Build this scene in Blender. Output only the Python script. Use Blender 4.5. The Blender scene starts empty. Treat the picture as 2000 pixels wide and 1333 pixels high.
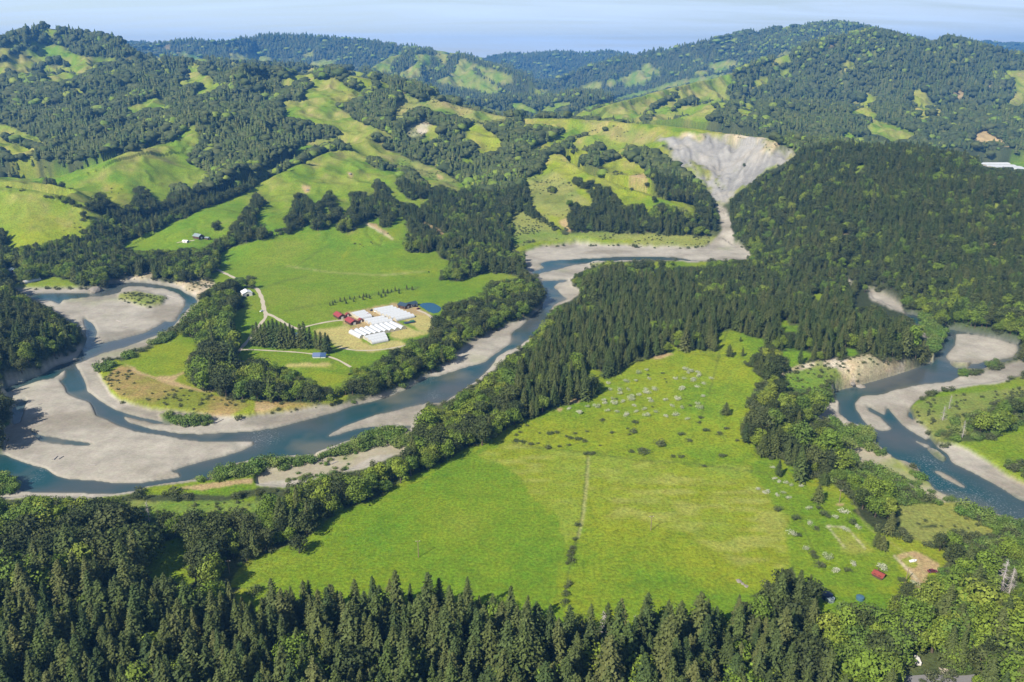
import bpy, math, random
import numpy as np
from mathutils import Vector, Matrix

# ------------------------------------------------------------------ camera, sky, sun, exposure
SC = bpy.context.scene
CAM_H = 250.0
FPX = 1570.0                       # focal length in photo pixels (2000 wide)
PITCH = math.radians(19.5)
CP, SP = math.cos(PITCH), math.sin(PITCH)
cam_d = bpy.data.cameras.new("camera")
cam = bpy.data.objects.new("camera", cam_d)
SC.collection.objects.link(cam)
cam.location = (0, 0, CAM_H)
cam.rotation_euler = (math.radians(90) - PITCH, 0, 0)
cam_d.sensor_width = 36.0
cam_d.lens = 36.0 * FPX / 2000.0
cam_d.clip_start = 1.0
cam_d.clip_end = 60000.0
SC.camera = cam

SUN_EL = math.radians(40.0)
SDX, SDY = 0.66, 0.75              # direction in which shadows fall on the ground
_l = math.hypot(SDX, SDY)
SDX, SDY = SDX / _l, SDY / _l
to_sun = Vector((-SDX * math.cos(SUN_EL), -SDY * math.cos(SUN_EL), math.sin(SUN_EL)))
sun_d = bpy.data.lights.new("sun", 'SUN')
sun_d.energy = 5.0
sun_d.angle = math.radians(0.5)
sun_d.color = (1.0, 0.95, 0.86)
sun = bpy.data.objects.new("sun", sun_d)
SC.collection.objects.link(sun)
sun.rotation_euler = to_sun.to_track_quat('Z', 'Y').to_euler()

world = bpy.data.worlds.new("World")
SC.world = world
world.use_nodes = True
wn, wl = world.node_tree.nodes, world.node_tree.links
wn.clear()
w_out = wn.new('ShaderNodeOutputWorld')
w_bg = wn.new('ShaderNodeBackground')
w_sky = wn.new('ShaderNodeTexSky')
w_sky.sky_type = 'NISHITA'
w_sky.sun_disc = False
w_sky.sun_elevation = SUN_EL
w_sky.sun_rotation = math.pi - math.asin(SDX)
w_sky.altitude = 300
w_sky.air_density = 1.0
w_sky.dust_density = 0.3
w_bg.inputs['Strength'].default_value = 0.06
# thin high cloud: streaks in the direction of view, real sky coordinates
w_tc = wn.new('ShaderNodeTexCoord')
w_sep = wn.new('ShaderNodeSeparateXYZ')
wl.new(w_tc.outputs['Generated'], w_sep.inputs[0])
w_z = wn.new('ShaderNodeMath'); w_z.operation = 'ADD'; w_z.inputs[1].default_value = 0.10
wl.new(w_sep.outputs['Z'], w_z.inputs[0])
w_dx = wn.new('ShaderNodeMath'); w_dx.operation = 'DIVIDE'
w_dy = wn.new('ShaderNodeMath'); w_dy.operation = 'DIVIDE'
wl.new(w_sep.outputs['X'], w_dx.inputs[0]); wl.new(w_z.outputs[0], w_dx.inputs[1])
wl.new(w_sep.outputs['Y'], w_dy.inputs[0]); wl.new(w_z.outputs[0], w_dy.inputs[1])
w_cmb = wn.new('ShaderNodeCombineXYZ')
wl.new(w_dx.outputs[0], w_cmb.inputs[0]); wl.new(w_dy.outputs[0], w_cmb.inputs[1])
w_map = wn.new('ShaderNodeMapping'); w_map.inputs['Scale'].default_value = (0.5, 1.6, 1.0)
w_map.inputs['Rotation'].default_value = (0, 0, math.radians(8))
wl.new(w_cmb.outputs[0], w_map.inputs[0])
w_n = wn.new('ShaderNodeTexNoise'); w_n.inputs['Scale'].default_value = 0.9
w_n.inputs['Detail'].default_value = 7; w_n.inputs['Roughness'].default_value = 0.58; w_n.inputs['Distortion'].default_value = 0.6
wl.new(w_map.outputs[0], w_n.inputs['Vector'])
w_r = wn.new('ShaderNodeMapRange'); w_r.inputs[1].default_value = 0.38; w_r.inputs[2].default_value = 0.72
w_r.inputs[3].default_value = 0.40; w_r.inputs[4].default_value = 1.0
wl.new(w_n.outputs['Fac'], w_r.inputs[0])
w_mix = wn.new('ShaderNodeMix'); w_mix.data_type = 'RGBA'
w_lo = wn.new('ShaderNodeMapRange'); w_lo.inputs[1].default_value = 0.10; w_lo.inputs[2].default_value = 0.26
w_lo.inputs[3].default_value = 1.0; w_lo.inputs[4].default_value = 0.06
wl.new(w_sep.outputs['Z'], w_lo.inputs[0])
w_m2 = wn.new('ShaderNodeMath'); w_m2.operation = 'MULTIPLY'; wl.new(w_r.outputs[0], w_m2.inputs[0]); wl.new(w_lo.outputs[0], w_m2.inputs[1])
wl.new(w_m2.outputs[0], w_mix.inputs['Factor'])
wl.new(w_sky.outputs[0], w_mix.inputs['A'])
w_mix.inputs['B'].default_value = (8.8, 10.6, 13.4, 1)
wl.new(w_mix.outputs['Result'], w_bg.inputs['Color'])
wl.new(w_bg.outputs[0], w_out.inputs[0])

SC.view_settings.view_transform = 'Standard'
SC.view_settings.look = 'None'
SC.view_settings.exposure = 0.68
SC.view_settings.gamma = 1.0
SC.cycles.max_bounces = 5
SC.cycles.diffuse_bounces = 2
SC.cycles.glossy_bounces = 2
SC.cycles.transmission_bounces = 2
SC.cycles.volume_bounces = 0
SC.cycles.use_denoising = True

RNG = np.random.default_rng(7)
random.seed(7)
COL = SC.collection

# ------------------------------------------------------------------ geometry of the view
def project(X, Y, Z):
    """world point(s) to photo pixels (2000 x 1333)"""
    dep = Y * CP - (Z - CAM_H) * SP
    up = Y * SP + (Z - CAM_H) * CP
    return 1000 + FPX * X / dep, 666.5 - FPX * up / dep

def ray(px, py):
    r, u = (px - 1000) / FPX, (666.5 - py) / FPX
    return r, CP + u * SP, -SP + u * CP

def at_z(px, py, z=0.0):
    r, dy, dz = ray(px, py)
    t = (z - CAM_H) / dz
    return r * t, dy * t, z

def at_d(px, py, D):
    r, dy, dz = ray(px, py)
    t = D / dy
    return r * t, D, CAM_H + dz * t

def hash2(ix, iy, seed):
    h = (ix.astype(np.int64) * 374761393 + iy.astype(np.int64) * 668265263 + seed * 974634777) & 0x7fffffff
    h = ((h ^ (h >> 13)) * 1274126177) & 0x7fffffff
    h = h ^ (h >> 16)
    return (h & 0xffff) / 65535.0

def vnoise(x, y, seed=0):
    ix, iy = np.floor(x), np.floor(y)
    fx, fy = x - ix, y - iy
    fx = fx * fx * (3 - 2 * fx); fy = fy * fy * (3 - 2 * fy)
    a = hash2(ix, iy, seed); b = hash2(ix + 1, iy, seed)
    c = hash2(ix, iy + 1, seed); d = hash2(ix + 1, iy + 1, seed)
    return (a + (b - a) * fx) * (1 - fy) + (c + (d - c) * fx) * fy

def fbm(x, y, wl_, octv=4, seed=0, gain=0.5):
    s = 0; a = 1.0; t = 0
    for o in range(octv):
        s = s + a * (vnoise(x / wl_ + 17.3 * o, y / wl_ - 9.1 * o, seed + o) * 2 - 1)
        t += a; a *= gain; wl_ = wl_ * 0.5
    return s / t
# ------------------------------------------------------------------ shape of the land
# measured points: pixel and height (valley), pixel and distance (hills), column, distance and height (unseen backs)
PZ = """0,1333,-8 500,1333,-8 1000,1333,-8 1500,1333,-8 2000,1333,-8 -300,1100,-8 0,1100,-8 500,1100,-8 1000,1100,-8 1500,1100,-8 2000,1100,-8
2300,1000,-8 0,900,-8 400,900,-8 800,900,-8 1200,900,-3 1600,900,-8 2000,900,-8 200,780,-8 500,700,-8 700,640,-8 900,700,-8 600,560,-8 900,560,-8
300,600,-8 120,560,-8 480,540,-8 1080,520,-8 1250,497,-8 1400,497,-8 1080,600,-8 1740,800,-8 1900,780,-8 2000,740,-8 1900,690,-8 1760,615,-8 1650,562,-8
2300,800,-6 -200,850,-8 -200,560,-6
0,500,0 150,500,0 300,488,1 430,490,2 850,500,2 950,482,2 1000,470,3 1100,470,2 1200,470,2 1350,470,2 1420,475,1 1490,485,2 1560,530,2 1650,545,1
1760,590,2 1850,632,1 1990,655,3 0,650,16 60,682,9 -200,650,30 -100,700,14
1600,705,13 1700,690,13 1780,698,11 1500,730,11 1400,740,8 1300,720,6 1300,620,7 1500,600,9 1650,620,10 1200,650,3 1150,560,1 1400,540,3 1480,820,5 1500,780,7
600,500,3 480,500,4 385,478,9 700,500,2 760,520,1"""
PD = """0,365,1200 100,378,1180 180,412,1150 60,430,1110 0,450,1100
0,345,1450 100,340,1450 200,310,1450 280,285,1530 375,250,1700 200,395,1290 100,365,1350
200,285,1680 0,300,1700 300,250,1850 200,200,2150 0,200,2200 100,140,2500 0,120,2600 0,75,2900 50,60,3000 90,50,3100 130,60,3100 200,68,3050 260,85,2950 330,108,2850 470,120,2800 400,112,2900
300,150,2450 400,200,2100 450,150,2500 350,380,1400 330,400,1330 450,300,1600 500,220,1950 540,170,2250
640,140,2300 620,170,2200 700,135,2400 650,230,1900 720,290,1650 600,320,1500 500,345,1420 380,400,1260 240,475,1100 800,330,1550 870,350,1450 760,430,1180 700,380,1320 480,440,1140 580,470,1090 650,440,1150
750,145,2350 830,170,2250 900,200,2100 1000,228,1950 1100,230,1900 1200,235,1800 1300,245,1700 1400,257,1620 1500,270,1500 1560,295,1420
830,260,1800 850,330,1560 900,420,1260 950,300,1700 960,350,1500 1000,280,1750 1060,300,1600 1080,308,1520 1150,340,1400 1250,375,1270 1350,408,1210
1100,400,1270 1020,420,1240 1000,450,1180 1150,440,1170 1250,430,1180 1300,340,1450 1350,380,1350 1250,300,1600 1200,270,1700 1100,260,1790 1150,300,1600
1350,268,1590 1420,268,1580 1500,276,1470 1420,320,1480 1400,350,1420 1412,395,1320 1408,430,1250 1330,300,1500 1530,302,1430 1490,330,1400
1450,420,1230 1500,380,1270 1560,340,1300 1500,440,1130 1600,293,1400 1700,290,1380 1800,292,1350 1880,303,1330 1950,332,1300 2000,350,1280 2200,360,1250
1650,400,1100 1800,400,1080 1600,470,1000 1750,500,930 1900,500,920 1900,420,1030 1900,600,790 1800,570,850 2000,560,830 2200,520,880
1900,290,2100 1700,270,2100 1750,200,2600 1740,120,3100 1740,50,3500 1690,56,3500 1600,75,3500 1500,110,3300 1440,130,3200 1830,62,3500 1900,80,3500 2000,100,3400 2300,110,3400 2000,200,2500 1550,200,2500 1450,230,2250 1400,150,2900 1300,190,2600 1150,222,2400 1300,230,2250 2200,250,2300
1075,165,5000 950,200,3200 1050,215,2900 890,100,5000 1000,140,4600 980,185,3900 880,160,4200 760,138,4300 500,122,3300 600,125,3300 450,102,4000
560,66,6500 500,66,6400 300,82,6000 370,74,6000 440,78,6000 640,70,6400 700,77,6300 760,84,6100 820,90,6000 930,110,5500 560,115,5000 230,78,6500 100,85,6500 -200,85,6000
1080,101,8000 1130,105,8000 1190,100,8000 1000,106,8000 950,110,8000 1075,150,6200 1230,106,5800 1300,97,5700 1380,77,5500 1450,62,5400 1500,57,5300 1560,50,5200 1630,42,5200 1690,50,5100 1750,75,5000 1150,132,5600 1300,150,4600 1200,180,3900 1350,130,4000 1500,105,4400
1960,82,9000 1880,86,9000 2050,84,9000 2300,86,9000"""
PB = """90,3900,200 300,3800,150 -200,3600,200 1950,1950,-3 2000,1850,-3 1870,1900,2 1700,1760,45 1560,1700,60 1850,1700,20 1650,2000,50 1300,1950,80 1000,2300,60 1100,2200,60 1740,4600,150 1950,4700,180
700,3000,60 830,2900,50 500,8500,60 100,8500,60 900,7200,80 1300,7500,80 1600,7000,100 300,4800,180 1100,11000,40 300,11000,40 1700,11000,40 1900,6500,80 1960,13000,40 1000,14000,20 0,13000,30 2000,14000,20 -400,9000,50 2400,9000,50"""
ctl = []
for s in PZ.split():
    a = [float(v) for v in s.split(',')]; ctl.append(at_z(a[0], a[1], a[2]))
for s in PD.split():
    a = [float(v) for v in s.split(',')]; ctl.append(at_d(*a))
for s in PB.split():
    a = [float(v) for v in s.split(',')]; ctl.append(((a[0] - 1000) / FPX * a[1], a[1], a[2]))
ctl = np.array(ctl)
VS = 0.55
cu, cv = ctl[:, 0] / ctl[:, 1], np.log(ctl[:, 1]) * VS
cw = ctl[:, 2] / ctl[:, 1]
RC = 0.018
def _phi(r2): return np.sqrt(r2 + RC * RC)
_A = _phi((cu[:, None] - cu) ** 2 + (cv[:, None] - cv) ** 2)
_n = len(ctl)
_M = np.zeros((_n + 1, _n + 1)); _M[:_n, :_n] = _A - 2e-4 * np.eye(_n); _M[_n, :_n] = 1; _M[:_n, _n] = 1
_sol = np.linalg.solve(_M, np.append(cw, 0))

def base_height(X, Y):
    sh = X.shape
    u, v = (X / Y).ravel(), (np.log(Y) * VS).ravel()
    out = np.empty(u.size)
    for i in range(0, u.size, 20000):
        uu, vv = u[i:i + 20000], v[i:i + 20000]
        out[i:i + 20000] = _phi((uu[:, None] - cu) ** 2 + (vv[:, None] - cv) ** 2) @ _sol[:_n] + _sol[_n]
    return out.reshape(sh) * Y

U = np.concatenate([np.linspace(-2.2, -.872, 90), np.linspace(-.86, .86, 1180), np.linspace(.872, 2.2, 90)])
ys = [80.0]
while ys[-1] < 10600:
    y = ys[-1]
    ys.append(y + (max(.35, min(y * y * 0.0013 / 250 * 1.15, 4.2)) if y < 2600 else y * 0.0026))
YR = np.array(ys)
NR, NU = len(YR), len(U)
# the surface is smooth: solve it on a coarser grid, then interpolate
uc = np.linspace(U[0], U[-1], 620)
vi = np.linspace(math.log(YR[0]), math.log(YR[-1]), 620)
YYc = np.exp(vi)[:, None] * np.ones(len(uc)); XXc = uc[None, :] * YYc
Zc = base_height(XXc, YYc) / YYc
def grid_lookup(G, fi, fj):
    i0 = np.clip(np.floor(fi).astype(int), 0, G.shape[0] - 2); j0 = np.clip(np.floor(fj).astype(int), 0, G.shape[1] - 2)
    a = np.clip(fi - i0, 0, 1); b = np.clip(fj - j0, 0, 1)
    return (G[i0, j0] * (1 - a) * (1 - b) + G[i0 + 1, j0] * a * (1 - b) + G[i0, j0 + 1] * (1 - a) * b + G[i0 + 1, j0 + 1] * a * b)
YY = YR[:, None] * np.ones(NU); XX = U[None, :] * YY
Z = grid_lookup(Zc, (np.log(YY) - vi[0]) / (vi[1] - vi[0]), (U[None, :] - uc[0]) / (uc[1] - uc[0]) * np.ones((NR, 1))) * YY
# crest lines measured in the photo (pixel, pixel, distance); behind each crest the land falls out of sight
CREST = [  # back width, profile slope (0 = only shapes the skyline), points
 (80, 0, "-100,362,1210 0,366,1200 60,370,1190 110,382,1175 150,396,1160 182,412,1140"),
 (120, 0, "-80,350,1450 0,346,1450 100,341,1450 160,326,1440 200,311,1450 280,286,1530 350,266,1620 380,250,1700"),
 (90, 0, "700,288,1690 640,296,1620 600,312,1550 560,329,1480 525,350,1410 470,378,1340 430,395,1300 400,403,1270 345,421,1210 310,441,1170 243,473,1105"),
 (90, 0, "1060,308,1540 1090,310,1500 1120,319,1460 1150,340,1400 1200,358,1330 1250,373,1275 1300,389,1240 1355,409,1205"),
 (36, 0, "1430,432,1200 1460,402,1240 1500,372,1290 1560,330,1370 1585,312,1395"),
 (380, 0, "1600,304,1400 1650,290,1400 1700,298,1380 1800,306,1350 1880,318,1330 1950,344,1300 2000,358,1280 2200,392,1250"),
 (520, .45, "470,132,2300 520,140,2400 560,140,2350 600,137,2320 640,136,2300 700,139,2330 750,150,2350 830,178,2250 900,207,2100 960,222,2000 1000,229,1950 1100,231,1900 1200,236,1800 1300,246,1700 1400,257,1600 1500,270,1500 1560,292,1420"),
 (800, .38, "-300,120,2800 -100,95,2900 0,80,2900 50,66,3000 90,53,3100 130,65,3100 200,74,3050 260,91,2950 330,112,2850 400,128,2700"),
 (1000, .33, "1120,226,2300 1200,202,2450 1300,175,2700 1400,152,2950 1440,140,3100 1500,121,3250 1600,84,3450 1690,64,3500 1740,56,3500 1790,64,3500 1830,71,3500 1900,87,3500 1960,103,3450 2050,114,3400 2400,130,3400"),
 (700, .30, "250,118,3500 330,112,3500 400,115,3500 470,123,3400 540,129,3400 600,131,3400 680,137,3300 740,148,3200 800,165,3100"),
 (600, .26, "900,205,3300 950,197,3500 1000,190,3700 1060,190,3700 1130,181,3600 1200,187,3400"),
 (900, .42, "690,146,4300 720,136,4500 760,112,4700 800,102,4800 850,99,4900 890,105,4900 940,122,4700 1000,142,4500 1040,158,4300 1080,175,4000"),
 (1200, .40, "200,98,6000 300,88,6000 370,81,6000 440,83,6000 480,76,6200 500,72,6400 560,71,6500 640,75,6400 700,81,6300 760,89,6100 820,95,6000 870,101,5900 930,113,5800 980,126,5600 1050,155,5300"),
 (900, .35, "-200,92,8000 100,88,8000 180,84,8000 225,80,8000 260,84,8000 330,90,8000"),
 (900, .35, "900,118,8300 950,112,8300 1000,107,8300 1040,108,8300 1080,103,8300 1130,107,8300 1160,105,8300 1190,101,8300 1225,107,8300 1290,122,8200"),
 (1300, .38, "1040,176,5300 1075,162,5400 1100,152,5500 1150,133,5700 1230,109,5800 1300,100,5700 1380,81,5500 1450,66,5400 1500,60,5300 1560,53,5200 1600,48,5200 1630,45,5200 1690,54,5100 1760,70,5000 1850,95,4900"),
 (800, .30, "1800,96,9000 1880,87,9000 1920,84,9000 1960,86,9000 2000,88,9000 2200,92,9000")]
spur_n = 1 - np.abs(fbm(XX + YY * .25, YY * .45, 420, 5, 501))
prof = np.full_like(Z, 30.0) + 25 * fbm(XX, YY, 900, 3, 511)
RIDGES = []
for bw, slp, s_ in CREST:
    w3 = np.array([at_d(*[float(v) for v in p_.split(',')]) for p_ in s_.split()])
    uu_ = w3[:, 0] / w3[:, 1]; o_ = np.argsort(uu_); uu_, w3 = uu_[o_], w3[o_]
    Yc = np.interp(U, uu_, w3[:, 1]); Zc_ = np.interp(U, uu_, w3[:, 2])
    out = np.maximum(uu_[0] - U, U - uu_[-1]).clip(0, None)
    Zc_ = Zc_ + 3.0 * slp * (vnoise(U * 140, U * 0, 7) - .5) * np.clip(Yc / 2500, 0, 2)
    RIDGES.append((bw, Yc, Zc_, np.where(out > .003, 0, 1) * np.clip(np.minimum(U - uu_[0], uu_[-1] - U) / (.02 if slp else .035), 0, 1), slp))
    if slp:
        d = Yc[None, :] - YY
        sp_ = np.where(d > 0, np.clip(d * .55, 0, 150) * (0.80 - spur_n) * 1.1, 0)
        pr = Zc_[None, :] - out[None, :] * 1400 - np.where(d > 0, d * slp * (1 - .00010 * d.clip(0, 2500)), -d * .45) - sp_
        prof = np.maximum(prof, pr)
wfar = np.clip((YY - 2350) / 500, 0, 1); wfar = wfar * wfar * (3 - 2 * wfar)
Z = np.maximum(Z * (1 - wfar) + prof * wfar, np.where(YY > 2000, np.minimum(prof, Z + 60), Z))
# spurs and gullies
hill = np.clip((Z - 6) / 45, 0, 1)
amp = np.clip(YY / 1500, 0.45, 1.8) * hill
rn = 1 - np.abs(fbm(XX, YY, 210, 4, 5))
rn2 = 1 - np.abs(fbm(XX, YY, 62, 3, 15))
Z = Z + amp * ((rn - 0.78) * 38 + (rn2 - 0.78) * 15 + fbm(XX, YY, 24, 2, 77) * 1.3)
for bw, Yc, Zc_, fd, slp in RIDGES:
    d = YY - Yc[None, :]; inr = (fd > 0)[None, :]; fd = fd[None, :]; off = (1 - fd) * 50; dmx = 26 if slp else 7
    sight = CAM_H + (Zc_ - CAM_H)[None, :] / Yc[None, :] * YY
    lim = sight - np.clip(np.abs(d) * .05 - .5, 0, 14)
    # in front of the crest nothing may stand above the line of sight to it; behind it the land dips
    Z = np.where(inr & (d >= 0) & (d < bw), np.minimum(Z, sight + off - np.minimum(d * .12, dmx)), Z)
    Z = np.where(inr & (d < 0) & (d > -bw * 1.6), np.minimum(Z, lim + off), Z)
    near = inr & (np.abs(d) < 14 + Yc[None, :] * .006)
    Z = np.where(near, np.minimum(np.maximum(Z, (Zc_ - CAM_H)[None, :] / Yc[None, :] * YY + CAM_H - 1.0 - np.abs(d) * .12), Z + fd * (12 if slp else 4)), Z)
k = 2.2
Z = k * np.logaddexp(0, Z / k) - 0.0          # flat valley floor, soft foot of the hills
Z = Z + fbm(XX, YY, 60, 3, 33) * 0.5 * np.clip(1 - hill, 0, 1)
ZBASE = Z.copy()
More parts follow.
